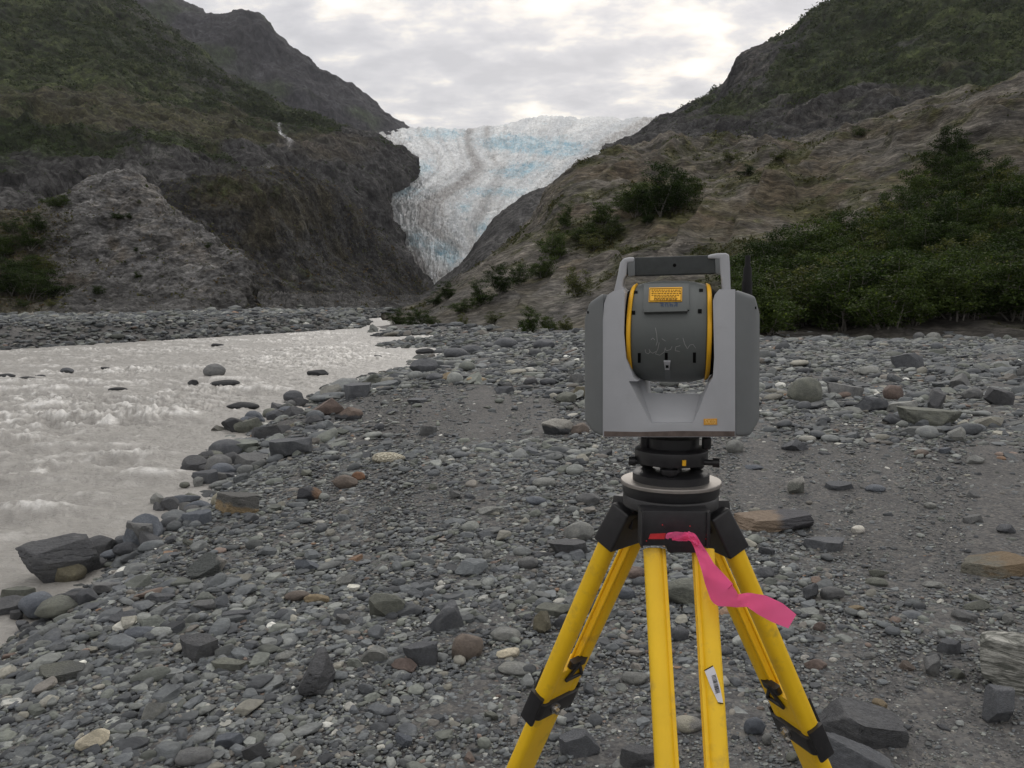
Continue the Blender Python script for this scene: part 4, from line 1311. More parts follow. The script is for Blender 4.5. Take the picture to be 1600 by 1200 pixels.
# ================================================================ PINK FLAGGING TAPE
def ribbon(name, pts, mat, parent=None):
    """pts: px, py, forward distance, half width px, twist"""
    bm = bmesh.new(); prev = None
    n = 10; P = []
    A = np.array(pts, float)
    tt = np.linspace(0, len(A) - 1, (len(A) - 1) * n + 1)
    B = np.stack([np.interp(tt, np.arange(len(A)), A[:, j]) for j in range(A.shape[1])], -1)
    ker = np.hanning(7)[1:-1]; ker /= ker.sum()
    for j in range(B.shape[1]):
        b = np.pad(B[:, j], 2, mode='reflect', reflect_type='odd'); B[:, j] = np.convolve(b, ker, 'valid')
    for i, (x, y, d, hw_, tw) in enumerate(B):
        j = min(i + 1, len(B) - 1); i0 = max(i - 1, 0)
        tx, ty = B[j, 0] - B[i0, 0], B[j, 1] - B[i0, 1]; l_ = math.hypot(tx, ty) + 1e-6
        nx, ny = -ty / l_, tx / l_
        row = []
        for s in (-1, -.5, 0, .5, 1):
            row.append(bm.verts.new(Vector(PD(x + nx * hw_ * s, y + ny * hw_ * s, d + tw * s * .012 + .002 * math.cos(s * 3 + i * .3)))))
        if prev:
            for a in range(4): bm.faces.new((prev[a], prev[a + 1], row[a + 1], row[a]))
        prev = row
    e = bmesh.ops.solidify(bm, geom=bm.faces[:], thickness=.0006)
    return bm_obj(name, bm, mat, parent)

dR = 1.115
tape = bpy.data.objects.new('flagging_tape', None); COL.objects.link(tape); 
tape['label'] = 'bright pink flagging tape tied to the tripod head and hanging past its right legs'
tape['category'] = 'flagging tape'
ribbon('tape_tail', [(1068, 836, 1.112, 5, 0), (1082, 838, 1.110, 6, .3), (1090, 852, 1.105, 6.5, .2), (1098, 868, 1.10, 9, -.3), (1106, 886, 1.09, 11, -.6), (1117, 906, 1.085, 17, .2), (1130, 928, 1.08, 22, .8), (1150, 939, 1.08, 10, .2), (1170, 937, 1.085, 11, -.5),
                     (1190, 945, 1.09, 16, -.4), (1214, 957, 1.10, 17, .3), (1238, 971, 1.11, 12.5, .2)], M_pink, tape)
ribbon('tape_loop', [(1042, 842, 1.125, 2.5, 0), (1044, 836.5, 1.115, 4, .2), (1056, 836, 1.110, 5.5, .3), (1070, 838, 1.108, 6, .2), (1080, 839, 1.106, 6, 0), (1086, 846, 1.104, 5, 0)], M_pink, tape)
ribbon('tape_loop', [(1050, 842, 1.118, 2, 0), (1060, 843, 1.112, 2.5, .2), (1074, 842, 1.110, 3.5, -.2)], M_pink, tape)
ribbon('tape_knot', [(1074, 832, 1.103, 3, .5), (1080, 838, 1.098, 5.5, .2), (1087, 844, 1.10, 4.5, -.3), (1091, 852, 1.103, 3.5, 0)], M_pink, tape)
# ================================================================ STONES
def ico(n):
    bm = bmesh.new(); bmesh.ops.create_icosphere(bm, subdivisions=n, radius=1.0)
    V = np.array([v.co[:] for v in bm.verts]); T = np.array([[v.index for v in f.verts] for f in bm.faces]); bm.free()
    return V, T
ICO = {n: ico(n) for n in (1, 2, 3, 4, 5)}


def rock_shape(n, kind, seed, dims=None):
    """unit-ish rock. kinds: cobble (rounded), block (angular), slab (flat angular), flat (worn flat)"""
    g = np.random.default_rng(seed)
    V = ICO[n][0].copy()
    if kind == 'cobble': V = V * (1 + 0.10 * vnoise(V * 1.1 + seed, seed)[:, None]); K, lo, hi = 5, .72, .95
    elif kind == 'flat': V = V * (1 + 0.14 * vnoise(V * 1.2 + seed, seed)[:, None]); K, lo, hi = 13, .52, .86
    elif kind == 'slab': K, lo, hi = 18, .5, .85
    else: V = V * (1 + 0.30 * vnoise(V * .9 + seed, seed)[:, None]); K, lo, hi = 15, .50, .9
    for _ in range(K):
        nn_ = g.normal(size=3); nn_ /= np.linalg.norm(nn_)
        if kind == 'slab': nn_[2] *= .35; nn_ /= np.linalg.norm(nn_)
        c = g.uniform(lo, hi)
        d = V @ nn_
        V = V - np.outer(np.maximum(d - c, 0) * (0.9 if kind in ('cobble', 'flat') else 1.0), nn_)
    if kind == 'slab':
        for sg in (1, -1):
            nn_ = np.array([g.normal() * .12, g.normal() * .12, sg]); nn_ /= np.linalg.norm(nn_)
            d = V @ nn_; V = V - np.outer(np.maximum(d - g.uniform(.3, .5), 0), nn_)
    if n >= 4:
        V = V * (1 + 0.075 * fbm(V * 2.0 + seed, 4, seed, .6)[:, None] + .022 * fbm(V * 8 + seed, 3, seed + 1)[:, None])
        if kind in ('block', 'slab'):
            st = np.abs(((V[:, 2] * 5.5 + .8 * V[:, 0] + fbm(V * 1.5, 2, seed)) % 1) - .5)
            rad = V.copy(); rad[:, 2] = 0
            V = V - rad * (0.05 * sstep(.35, .5, st))[:, None]
    V -= (V.max(0) + V.min(0)) / 2
    return V / (V.max(0) - V.min(0)) * 2        # fills -1..1


PAL = [((.100, .106, .112), 26), ((.075, .079, .086), 18), ((.130, .134, .134), 18), ((.118, .124, .112), 12), ((.175, .180, .172), 13), ((.055, .058, .064), 8),
       ((.130, .119, .108), 4), ((.150, .112, .095), .9), ((.20, .19, .165), 2.5), ((.30, .29, .265), 1.3), ((.50, .49, .46), .5), ((.19, .12, .08), .25)]
PC = np.array([p[0] for p in PAL]) * 1.14 * np.array([.97, 1.0, .99]); PW = np.array([p[1] for p in PAL]); PW = PW / PW.sum()


def stone_mat(name, use_obj):
    m, t = new_mat(name)
    if use_obj:
        base = t.n('ShaderNodeObjectInfo').outputs['Color']
    else:
        base = attr_col(t)
    tc = t.n('ShaderNodeTexCoord'); g = t.n('ShaderNodeNewGeometry')
    pos = g.outputs['Position']
    n1 = t.noise(pos, 9, 7, .65, .3); n2 = t.noise(pos, 70, 5, .65)
    mp = t.n('ShaderNodeMapping'); t.set(mp.inputs[0], tc.outputs['Object'] if use_obj else pos); mp.inputs['Scale'].default_value = (2, 2, 14); mp.inputs['Rotation'].default_value = (.3, .2, 0)
    n3 = t.noise(mp.outputs[0], 3.0 if use_obj else 8, 6, .6, .5)
    c = t.mix(1.0, base, t.ramp(n1, [(.3, (.72, .72, .74)), (.5, (1, 1, 1)), (.72, (1.36, 1.34, 1.28))]), 'MULTIPLY')
    c = t.mix(1.0, c, t.ramp(n2, [(.3, (.80,) * 3), (.7, (1.2,) * 3)]), 'MULTIPLY')
    c = t.mix(1.0, c, t.ramp(n3, [(.32, (.80,) * 3), (.55, (1.0,) * 3), (.7, (1.18,) * 3)]), 'MULTIPLY')
    h = t.math('ADD', n1, t.math('ADD', t.math('MULTIPLY', n2, .25), t.math('MULTIPLY', n3, .8)))
    finish(t, c, t.math('ADD', .62, t.math('MULTIPLY', n1, .3)), .35, t.bump(h, .8, .02 if use_obj else .006))
    return m
M_stone = stone_mat('river_stone', True)
M_gravel = stone_mat('gravel_stone', False)


# ---- the stones one can tell apart: cx, bottom y, width, height (photo pixels), colour, kind, yaw, label
C = dict(slate=(.085, .090, .098), dark=(.070, .072, .076), wet=(.040, .042, .045), grey=(.125, .128, .128), green=(.120, .126, .108), pale=(.19, .195, .185), brown=(.135, .112, .095),
         tan=(.22, .175, .11), red=(.135, .105, .092), white=(.68, .66, .60), cream=(.66, .60, .46), blue=(.10, .112, .13), olive=(.13, .12, .085), rust=(.20, .11, .065))
for _k in C:
    if _k not in ('wet', 'white', 'cream'): C[_k] = tuple(v * 1.22 for v in C[_k])
KEY = [
    (92, 914, 125, 84, 'dark', 'block', .3, "large dark slate boulder at the river's edge in the lower left"),
    (105, 912, 62, 42, 'olive', 'cobble', 0, "olive brown rounded stone leaning on the large dark boulder at the river's edge"),
    (30, 940, 50, 26, 'green', 'slab', .2, "greenish flat stone at the water just left of the large dark boulder"),
    (605, 965, 64, 44, 'green', 'block', .4, "greenish grey angular block in the middle foreground left of the tripod"),
    (704, 986, 62, 48, 'slate', 'block', .9, "dark angular faceted stone between the green block and the tripod"),
    (730, 1033, 58, 48, 'brown', 'cobble', .5, "brownish rounded stone just below the dark faceted stone"),
    (497, 1086, 82, 70, 'dark', 'block', 1.2, "big dark jagged rock in the foreground left of centre"),
    (790, 1003, 50, 26, 'pale', 'cobble', 0, "pale grey smooth cobble left of the tripod's left leg"),
    (807, 1058, 62, 20, 'pale', 'cobble', -.2, "long pale grey cobble beside the tripod's left leg"),
    (793, 1030, 42, 18, 'cream', 'flat', .1, "cream coloured flat stone among grey cobbles left of the tripod"),
    (585, 1038, 46, 32, 'pale', 'block', .1, "pale grey fractured stone in the middle foreground"),
    (660, 1042, 58, 40, 'slate', 'slab', .5, "blue grey flat slab with a pale vein beside the brownish rounded stone"),
    (632, 1050, 44, 24, 'red', 'flat', -.4, "reddish brown flat stone in the middle foreground"),
    (607, 724, 54, 20, 'cream', 'cobble', 0, "cream white knobbly stone alone on the fine gravel"),
    (145, 1172, 54, 36, 'cream', 'block', .6, "bright cream angular stone in the bottom left foreground"),
    (480, 893, 38, 22, 'blue', 'block', .1, "blue grey faceted stone left of centre"),
    (325, 904, 78, 46, 'grey', 'block', .9, "grey angular rock with one pale face near the river"),
    (540, 918, 34, 22, 'pale', 'block', .5, "small pale speckled stone right of the blue grey faceted stone"),
    (465, 942, 44, 22, 'brown', 'cobble', 0, "brown grey rounded stone near the green block"),
    (495, 945, 42, 20, 'tan', 'flat', .2, "tan flat stone touching the green block's left side"),
    (95, 1068, 80, 36, 'green', 'slab', -.3, "large greenish grey slab in the lower left foreground"),
    (310, 1035, 76, 44, 'dark', 'slab', -.3, "dark layered slab rock in the left foreground"),
    (362, 1050, 62, 22, 'green', 'slab', -.2, "greenish wedge shaped stone right of the dark layered slab"),
    (220, 1000, 52, 24, 'blue', 'flat', .2, "blue grey flat oval stone in the left foreground"),
    (195, 978, 44, 24, 'slate', 'slab', .4, "dark triangular slate piece in the left foreground"),
    (238, 1130, 44, 36, 'pale', 'block', 1.2, "pale veined stone standing near the cream angular stone"),
    (305, 1200, 62, 34, 'grey', 'cobble', 0, "grey rounded stone with a white stripe at the bottom edge"),
    (360, 1172, 48, 28, 'blue', 'flat', .2, "dark blue flat pebble near the bottom edge left of centre"),
    (252, 945, 46, 22, 'slate', 'block', .4, "small slate coloured block near the left foreground slabs"),
    (320, 958, 40, 22, 'grey', 'block', .6, "small grey angular stone below the rock with one pale face"),
    (365, 972, 58, 15, 'slate', 'slab', .0, "thin dark slate slab lying flat left of centre"),
    (400, 1190, 40, 40, 'dark', 'slab', 1.1, "dark leaning flat stone at the bottom edge"),
    (905, 846, 50, 34, 'pale', 'cobble', .3, "large pale rounded cobble left of the tripod's left leg top"),
    (888, 870, 66, 30, 'dark', 'slab', .2, "dark banded slab under the large pale cobble"),
    (825, 890, 34, 22, 'grey', 'cobble', .2, "grey rounded cobble left of the dark banded slab"),
    (850, 872, 34, 12, 'dark', 'flat', .1, "dark flat stone between the grey cobble and the banded slab"),
    (848, 988, 46, 46, 'olive', 'block', 1.4, "stack like olive grey block beside the tripod's left leg"),
    (882, 984, 36, 26, 'slate', 'block', .3, "blue grey block right of the olive grey block"),
    (866, 964, 66, 22, 'green', 'slab', .15, "greenish slab lying over the olive grey block"),
    (1066, 948, 96, 54, 'green', 'cobble', .1, "large rounded grey boulder behind the front legs of the tripod"),
    (990, 905, 44, 22, 'red', 'cobble', .1, "reddish brown cobble behind the tripod's left leg"),
    (978, 938, 32, 22, 'blue', 'cobble', .1, "smooth blue grey cobble between the tripod's left and front legs"),
    (905, 1185, 66, 46, 'slate', 'slab', .2, "dark slate block at the bottom beside the tripod's left leg"),
    (995, 1200, 58, 38, 'dark', 'slab', -.3, "dark slab at the bottom edge between the left and front legs"),
    (992, 1072, 46, 26, 'pale', 'cobble', -.2, "light grey oval cobble between the left and front legs"),
    (1075, 1146, 50, 32, 'cream', 'cobble', -.1, "creamy white stone between the two rods of the front leg"),
    (1062, 1003, 34, 26, 'slate', 'cobble', .3, "dark round cobble between the two rods of the front leg"),
    (1178, 1150, 36, 32, 'blue', 'cobble', .1, "smooth blue grey ball shaped cobble beside the tripod's right leg"),
    (1198, 1164, 22, 26, 'pale', 'cobble', 1.3, "pale egg shaped cobble touching the blue grey ball shaped one"),
    (1205, 832, 126, 40, 'brown', 'slab', .1, "long brown and grey flat boulder right of the tripod head"),
    (1245, 772, 38, 30, 'pale', 'block', .8, "grey wedge stone with a white top right of the tripod head"),
    (1312, 767, 46, 16, 'slate', 'slab', -.1, "dark flat slab right of the white topped wedge stone"),
    (1368, 770, 32, 14, 'blue', 'cobble', .0, "blue grey oval cobble right of the dark flat slab"),
    (1148, 708, 30, 22, 'pale', 'cobble', .3, "pale block like cobble just right of the instrument's base"),
    (1242, 704, 46, 20, 'slate', 'block', .4, "dark pyramid shaped rock right of the instrument"),
    (1178, 735, 30, 10, 'blue', 'flat', .0, "thin blue flat stone right of the instrument's base"),
    (1555, 903, 116, 38, 'olive', 'slab', .05, "long low boulder with a rust orange patch at the right edge"),
    (1588, 1080, 172, 112, 'green', 'block', .4, "big grey and white striped boulder at the right edge"),
    (1558, 1130, 72, 62, 'slate', 'block', 1.0, "dark grey angular rock under the striped boulder"),
    (1575, 975, 28, 20, 'pale', 'block', 1.0, "small pale upright stone behind the striped boulder"),
    (1345, 1172, 150, 76, 'dark', 'slab', -.55, "large dark slab beside the tripod's right leg clamp"),
    (1322, 1230, 140, 84, 'slate', 'slab', -.7, "smooth grey slab in front of the large dark slab at the bottom edge"),
    (1455, 1056, 42, 34, 'grey', 'block', 1.1, "square grey block left of the striped boulder"),
    (1482, 1022, 38, 26, 'slate', 'slab', -.5, "triangular blue grey slab left of the striped boulder"),
    (1265, 938, 38, 30, 'slate', 'block', 1.0, "dark angular rock right of the pink tape's end"),
    (1300, 940, 40, 26, 'grey', 'cobble', .0, "grey rounded stone among pebbles right of the dark angular rock"),
    (1338, 955, 24, 10, 'tan', 'flat', .0, "small tan flat stone right of the pink tape's end"),
    (1280, 988, 22, 18, 'red', 'cobble', .3, "round red brown pebble right of the pink tape's end"),
    (1275, 1047, 38, 20, 'red', 'flat', .1, "dark reddish flat oval stone right of the tripod's right leg"),
    (1258, 1034, 16, 12, 'white', 'cobble', .1, "small white pebble left of the dark reddish oval stone"),
    (1302, 1036, 14, 10, 'white', 'cobble', .1, "small white pebble right of the dark reddish oval stone"),
    (1340, 834, 20, 14, 'white', 'cobble', .1, "round white cobble on the gravel right of the tripod"),
    (1290, 862, 72, 16, 'slate', 'slab', .05, "long dark flat slab on the gravel right of the tripod"),
    (1190, 905, 44, 22, 'slate', 'flat', .1, "dark flat stone behind the tripod's right leg"),
    (1350, 1030, 34, 14, 'grey', 'flat', -.1, "flat grey stone right of the reddish oval stone"),
    (1525, 955, 46, 20, 'green', 'flat', .1, "greenish grey flat stone between the two right edge boulders"),
    # middle distance, right side
    (1257, 630, 60, 42, 'green', 'cobble', .3, "large greenish rounded boulder right of the instrument's middle"),
    (1320, 622, 60, 24, 'grey', 'slab', -.2, "grey sloping slab right of the large greenish boulder"),
    (1395, 625, 36, 24, 'red', 'cobble', .5, "red brown rounded boulder among the grey ones at right"),
    (1360, 645, 54, 28, 'slate', 'block', .3, "dark grey block below the red brown boulder"),
    (1408, 645, 60, 20, 'pale', 'slab', .1, "pale long flat boulder right of the dark grey block"),
    (1462, 640, 44, 36, 'dark', 'block', .7, "nearly black angular boulder at right"),
    (1450, 668, 100, 34, 'green', 'slab', -.3, "broad grey green slab below the nearly black boulder"),
    (1395, 664, 40, 20, 'slate', 'block', .3, "small dark block at the left end of the broad slab"),
    (1560, 635, 50, 32, 'dark', 'block', .3, "dark boulder near the right edge among grey ones"),
    (1500, 608, 36, 24, 'grey', 'block', .3, "light grey angular boulder above the nearly black boulder"),
    (1520, 625, 36, 20, 'grey', 'cobble', .3, "grey rounded boulder left of the dark boulder at right"),
    (1415, 577, 50, 26, 'slate', 'slab', .2, "grey upright slab far back on the right gravel"),
    (1358, 587, 40, 16, 'pale', 'cobble', .0, "light grey dome shaped boulder far back on the right gravel"),
    (1495, 690, 34, 24, 'pale', 'block', .5, "pale grey block right of centre on the right gravel"),
    (1355, 692, 24, 16, 'dark', 'block', .8, "small dark upright stone on the bare gravel at right"),
    (1525, 726, 34, 16, 'pale', 'block', .4, "pale wedge with a white vein on the right gravel"),
    (1312, 527, 18, 7, 'slate', 'cobble', .1, "dark boulder on the crest of the right gravel bank"),
    (1435, 530, 18, 11, 'grey', 'cobble', .1, "round grey boulder under the alder thicket"),
    (1458, 530, 22, 12, 'pale', 'cobble', .1, "pale oval boulder under the alder thicket"),
    (1600, 590, 30, 24, 'grey', 'block', .2, "grey boulder at the right edge of the far gravel"),
    # left of the instrument
    (870, 680, 52, 28, 'pale', 'block', .2, "white topped boulder left of the instrument"),
    (906, 678, 30, 18, 'brown', 'flat', .1, "brown flat stone between the white topped boulder and the instrument"),
    (850, 762, 40, 18, 'pale', 'cobble', .0, "pale oval cobble left of the tripod head"),
    (838, 790, 34, 16, 'blue', 'cobble', .0, "blue grey oval cobble below the pale oval one"),
    (918, 790, 40, 22, 'grey', 'cobble', .0, "grey rounded cobble left of the tripod head plate"),
    (768, 806, 42, 18, 'pale', 'block', .3, "pale flecked stone left of the tripod"),
    (693, 724, 24, 14, 'pale', 'block', .9, "small pale upright stone right of the cream knobbly stone"),
    (788, 616, 34, 14, 'slate', 'block', .2, "dark grey stone on the far gravel left of the instrument"),
    (829, 602, 22, 12, 'dark', 'cobble', .2, "dark round stone on the far gravel left of the instrument"),
    (856, 602, 26, 12, 'slate', 'cobble', .2, "dark pale topped stone beside the dark round stone"),
    (745, 600, 34, 12, 'tan', 'cobble', .2, "tan rounded boulder on the far gravel near the river"),
    (885, 630, 36, 18, 'green', 'cobble', .2, "greenish rounded boulder behind the white topped boulder"),
    (905, 622, 26, 26, 'olive', 'block', .8, "olive upright boulder partly behind the instrument"),
    (652, 630, 32, 8, 'slate', 'slab', .1, "thin dark flat stone on the fine sandy gravel"),
    (612, 646, 22, 8, 'slate', 'flat', .1, "small dark flat stone on the fine gravel"),
    # river edge
    (308, 794, 44, 28, 'blue', 'cobble', .3, "blue grey rounded boulder at the river's edge"),
    (372, 804, 76, 38, 'tan', 'slab', -.3, "tan and grey leaning flagstone beside the blue grey edge boulder"),
    (347, 782, 34, 26, 'pale', 'cobble', .4, "pale cream sided stone behind the tan flagstone"),
    (484, 784, 40, 24, 'dark', 'block', .3, "dark wedge stone with a brown end left of centre"),
    (540, 764, 40, 24, 'brown', 'cobble', .1, "brown grey rounded stone below the cream knobbly stone"),
    (560, 752, 22, 16, 'rust', 'cobble', .1, "rusty orange stone behind the brown grey rounded stone"),
    (355, 718, 58, 34, 'slate', 'cobble', .2, "big smooth dark boulder in the river edge row"),
    (392, 730, 56, 24, 'grey', 'slab', -.3, "grey green flat slab between two dark edge boulders"),
    (345, 752, 50, 20, 'slate', 'slab', .1, "dark grey flat stone in the river edge row"),
    (330, 738, 36, 16, 'dark', 'cobble', .1, "small dark wet stone at the river edge row"),
    (425, 698, 70, 38, 'dark', 'slab', .45, "long dark leaning slab in the river edge row"),
    (465, 688, 46, 30, 'olive', 'cobble', .4, "pale olive rounded boulder in the river edge row"),
    (455, 715, 70, 34, 'slate', 'slab', .35, "second dark leaning slab in front of the olive boulder"),
    (376, 676, 64, 24, 'wet', 'block', .1, "dark wet boulder at the water in the river edge row"),
    (512, 650, 54, 30, 'red', 'block', .35, "reddish brown tilted slab at the river's edge"),
    (545, 658, 46, 24, 'brown', 'block', .1, "brown topped dark block beside the reddish tilted slab"),
    (460, 652, 42, 22, 'dark', 'block', .1, "dark block at the water left of the reddish tilted slab"),
    (490, 662, 30, 14, 'dark', 'block', .4, "small dark block between the reddish slab and the dark leaning slab"),
    (560, 622, 44, 24, 'slate', 'slab', .3, "grey slab in the edge row beyond the reddish slab"),
    (585, 610, 42, 20, 'green', 'slab', .3, "greenish slab in the far part of the river edge row"),
    (615, 604, 36, 20, 'slate', 'block', .3, "dark grey block in the far part of the river edge row"),
    (660, 584, 44, 24, 'slate', 'block', .5, "tall dark grey boulder where the river edge row meets the bend"),
    (680, 596, 30, 14, 'slate', 'cobble', .5, "dark cobble right of the tall dark grey boulder"),
    (700, 595, 34, 14, 'tan', 'block', .3, "tan grey boulder right of the tall dark grey boulder"),
    (712, 560, 40, 18, 'slate', 'cobble', .2, "grey rounded boulder at the river bend"),
    (735, 556, 40, 16, 'slate', 'cobble', .2, "grey boulder right of the rounded one at the river bend"),
    (790, 545, 40, 18, 'slate', 'cobble', .2, "dark rounded boulder on the far gravel crest"),
    (850, 545, 36, 16, 'slate', 'cobble', .2, "grey rounded boulder on the far gravel crest near the instrument"),
    (850, 521, 16, 8, 'pale', 'block', .2, "pale pointed boulder on the far gravel skyline"),
    # in the river
    (335, 588, 34, 20, 'grey', 'cobble', .1, "smooth grey dome shaped boulder standing in the river"),
    (352, 604, 46, 8, 'wet', 'cobble', .1, "low wet boulder awash in front of the grey dome in the river"),
    (301, 602, 18, 9, 'wet', 'block', .1, "small black wet rock left of the awash boulder in the river"),
    (458, 627, 32, 18, 'slate', 'cobble', .6, "dark pointed rock in the river near the bank"),
    (497, 587, 34, 10, 'wet', 'block', .1, "dark low rock in the river beyond the pointed rock"),
    (544, 600, 30, 9, 'wet', 'cobble', .1, "dark low rock in the river close to the edge row"),
    (105, 582, 20, 8, 'slate', 'cobble', .1, "small grey rock in the left part of the river"),
    (42, 594, 26, 6, 'wet', 'cobble', .1, "dark low rock at the left of the river beside a twin"),
    (10, 592, 26, 9, 'wet', 'cobble', .1, "dark low rock at the left edge of the river"),
    (62, 590, 18, 5, 'wet', 'cobble', .1, "tiny dark rock right of the left river twin"),
    (15, 690, 44, 12, 'wet', 'cobble', .1, "dark awash boulder near the left edge of the river"),
    (185, 612, 30, 5, 'wet', 'cobble', .1, "barely emerging dark rock in the middle of the river"),
    (380, 640, 50, 12, 'wet', 'cobble', .1, "wet rounded boulder awash left of the reddish slab"),
    (340, 541, 20, 4, 'wet', 'cobble', .1, "tiny dark rock near the far bank of the river"),
    (165, 577, 16, 4, 'wet', 'cobble', .1, "tiny dark rock left of the grey dome in the river"),
    (590, 559, 18, 4, 'wet', 'cobble', .1, "tiny dark rock in the far right part of the river"),
    (664, 553, 30, 9, 'wet', 'cobble', .1, "low dark rock in the river at the bend"),
    (120, 935, 36, 24, 'slate', 'cobble', .3, "slate stone in front of the olive brown rounded stone"),
    (170, 925, 60, 12, 'grey', 'slab', .2, "grey flat slab right of the olive brown rounded stone"),
    (185, 858, 52, 16, 'slate', 'slab', .2, "dark flat slab right of the large dark edge boulder"),
    (262, 828, 24, 11, 'rust', 'flat', .2, "small orange brown stone at the river's edge left of centre"),
]
WATER_ROCKS = {'standing in', 'in the river', 'awash', 'of the river', 'part of the river', 'the left river twin'}
placed = []       # x, y, radius of what is already on the ground


def put_rock(px, pyb, wpx_, hpx, col, kind, yaw, label, seed, me=None, group=None, n=4):
    inriver = any(k in label for k in ('in the river', 'awash', 'of the river', 'river twin')) and 'near the left edge of the river bank' not in label
    z = WZ if inriver else 0.0
    for _ in range(4):
        b = GP(px, pyb, z)
        if inriver: break
        z = float(GH(b[None, :2])[0])
        z = max(z, -0.3)
    d = b[1]; sc = d / F
    wd = wpx_ * sc
    dep = math.atan2(CAMZ - z, d)
    dp = wd * (.62 if kind != 'cobble' else .72)
    ht = max((hpx * sc - dp * math.sin(dep) * .80) / math.cos(dep), wd * .20)
    ht = min(ht * 1.05, wd * .72)
    b = b + np.array([b[0] / d, 1, 0]) * dp * .42
    if me is None:
        V = rock_shape(n, kind, seed)
        me = np_mesh('river_rock', V, ICO[n][1], True)
        me.materials.append(M_stone)
        if kind in ('block', 'slab'): me.set_sharp_from_angle(angle=R(34))
    o = bpy.data.objects.new('river_rock', me)
    COL.objects.link(o)
    sink = {'cobble': .2, 'flat': .3, 'slab': .32, 'block': .3}[kind] if not inriver else .3
    o.scale = (wd / 2, dp / 2, ht / 2 * (1 + sink))
    o.location = (b[0], b[1], z + ht / 2 * (1 - sink) - (.0 if not inriver else .0))
    o.rotation_euler = (random.uniform(-.08, .08), (yaw * .35 if kind == 'slab' else random.uniform(-.08, .08)) * -1, yaw if kind != 'slab' else yaw * .3)
    o.color = tuple(np.array(col) * random.uniform(.92, 1.08)) + (1,)
    o['label'] = label; o['category'] = 'rock'
    if group: o['group'] = group
    placed.append((b[0], b[1], max(wd, dp) / 2 * .8))
    return o, wd


for i, (px, pyb, w_, h_, c_n, kind, yaw, label) in enumerate(KEY):
    o, wd = put_rock(px, pyb, w_, h_, C[c_n], kind, yaw, label, 1000 + i * 7, n=5 if w_ > 75 else 4)
    o['group'] = 'stones and boulders of the gravel bar'

# special surfaces: striped boulder, popcorn stone, bicoloured boulders
def special(label, build):
    for o in COL.objects:
        if o.get('label') == label:
            m, t = new_mat('stone_special'); build(t, t.n('ShaderNodeTexCoord').outputs['Object']); o.data.materials[0] = m
            return o
def _striped(t, p):
    mp = t.n('ShaderNodeMapping'); t.set(mp.inputs[0], p); mp.inputs['Rotation'].default_value = (.2, -.45, 0); mp.inputs['Scale'].default_value = (.6, .6, 5)
    n = t.noise(mp.outputs[0], 1.8, 8, .7, .8); n2 = t.noise(p, 3, 4)
    c = t.mix(t.math('MULTIPLY', t.ramp(n, [(.42, (0, 0, 0)), (.56, (1, 1, 1))]), t.ramp(n2, [(.35, (.2,) * 3), (.55, (1,) * 3)])), (.11, .115, .10), (.48, .48, .44))
    finish(t, c, .8, .3, t.bump(n, .9, .05))
special("big grey and white striped boulder at the right edge", _striped)
def _pop(t, p):
    v = t.n('ShaderNodeTexVoronoi'); t.set(v.inputs['Vector'], p); v.inputs['Scale'].default_value = 6
    c = t.mix(t.ramp(v.outputs['Distance'], [(.35, (0, 0, 0)), (.75, (1, 1, 1))]), (.78, .74, .60), (.26, .23, .17))
    finish(t, c, .9, .2, t.bump(t.math('MULTIPLY', v.outputs['Distance'], -1), 1.0, .04))
special("cream white knobbly stone alone on the fine gravel", _pop)
def two_tone(a, b, axis, edge, soft=.08, nz=.25):
    def f(t, p):
        s = t.n('ShaderNodeSeparateXYZ'); t.set(s.inputs[0], p)
        n = t.noise(p, 1.6, 5, .6); n2 = t.noise(p, 9, 6, .65)
        k = t.math('ADD', s.outputs[axis], t.math('MULTIPLY', t.math('SUBTRACT', n, .5), nz * 4))
        c = t.mix(t.ramp(t.math('ADD', t.math('MULTIPLY', k, .5), .5), [(.5 + edge / 2 - soft, (0, 0, 0)), (.5 + edge / 2 + soft, (1, 1, 1))]), a, b)
        c = t.mix(1.0, c, t.ramp(n2, [(.3, (.75,) * 3), (.7, (1.25,) * 3)]), 'MULTIPLY')
        finish(t, c, .8, .3, t.bump(n2, .7, .03))
    return f
special("long brown and grey flat boulder right of the tripod head", two_tone((.20, .155, .115), (.085, .085, .092), 0, .05))
special("white topped boulder left of the instrument", two_tone((.075, .08, .085), (.34, .33, .30), 2, .25))
special("long low boulder with a rust orange patch at the right edge", two_tone((.145, .14, .115), (.18, .135, .085), 0, -.3, .2, .8))
special("grey angular rock with one pale face near the river", two_tone((.10, .108, .105), (.25, .24, .22), 0, .3, .04))
special("tan and grey leaning flagstone beside the blue grey edge boulder", two_tone((.26, .20, .12), (.11, .11, .105), 2, .1, .1, .5))
special("pale cream sided stone behind the tan flagstone", two_tone((.33, .31, .24), (.13, .13, .125), 0, .1))
special("grey wedge stone with a white top right of the tripod head", two_tone((.14, .145, .13), (.42, .41, .38), 2, .45))
special("brown topped dark block beside the reddish tilted slab", two_tone((.06, .062, .066), (.16, .125, .105), 2, .2))
special("dark wedge stone with a brown end left of centre", two_tone((.05, .052, .058), (.19, .125, .085), 0, .3))
special("creamy white stone between the two rods of the front leg", two_tone((.40, .38, .31), (.24, .235, .22), 0, .1, .2, .8))
special("large greenish grey slab in the lower left foreground", two_tone((.135, .14, .12), (.105, .11, .105), 0, .1, .3, .5))

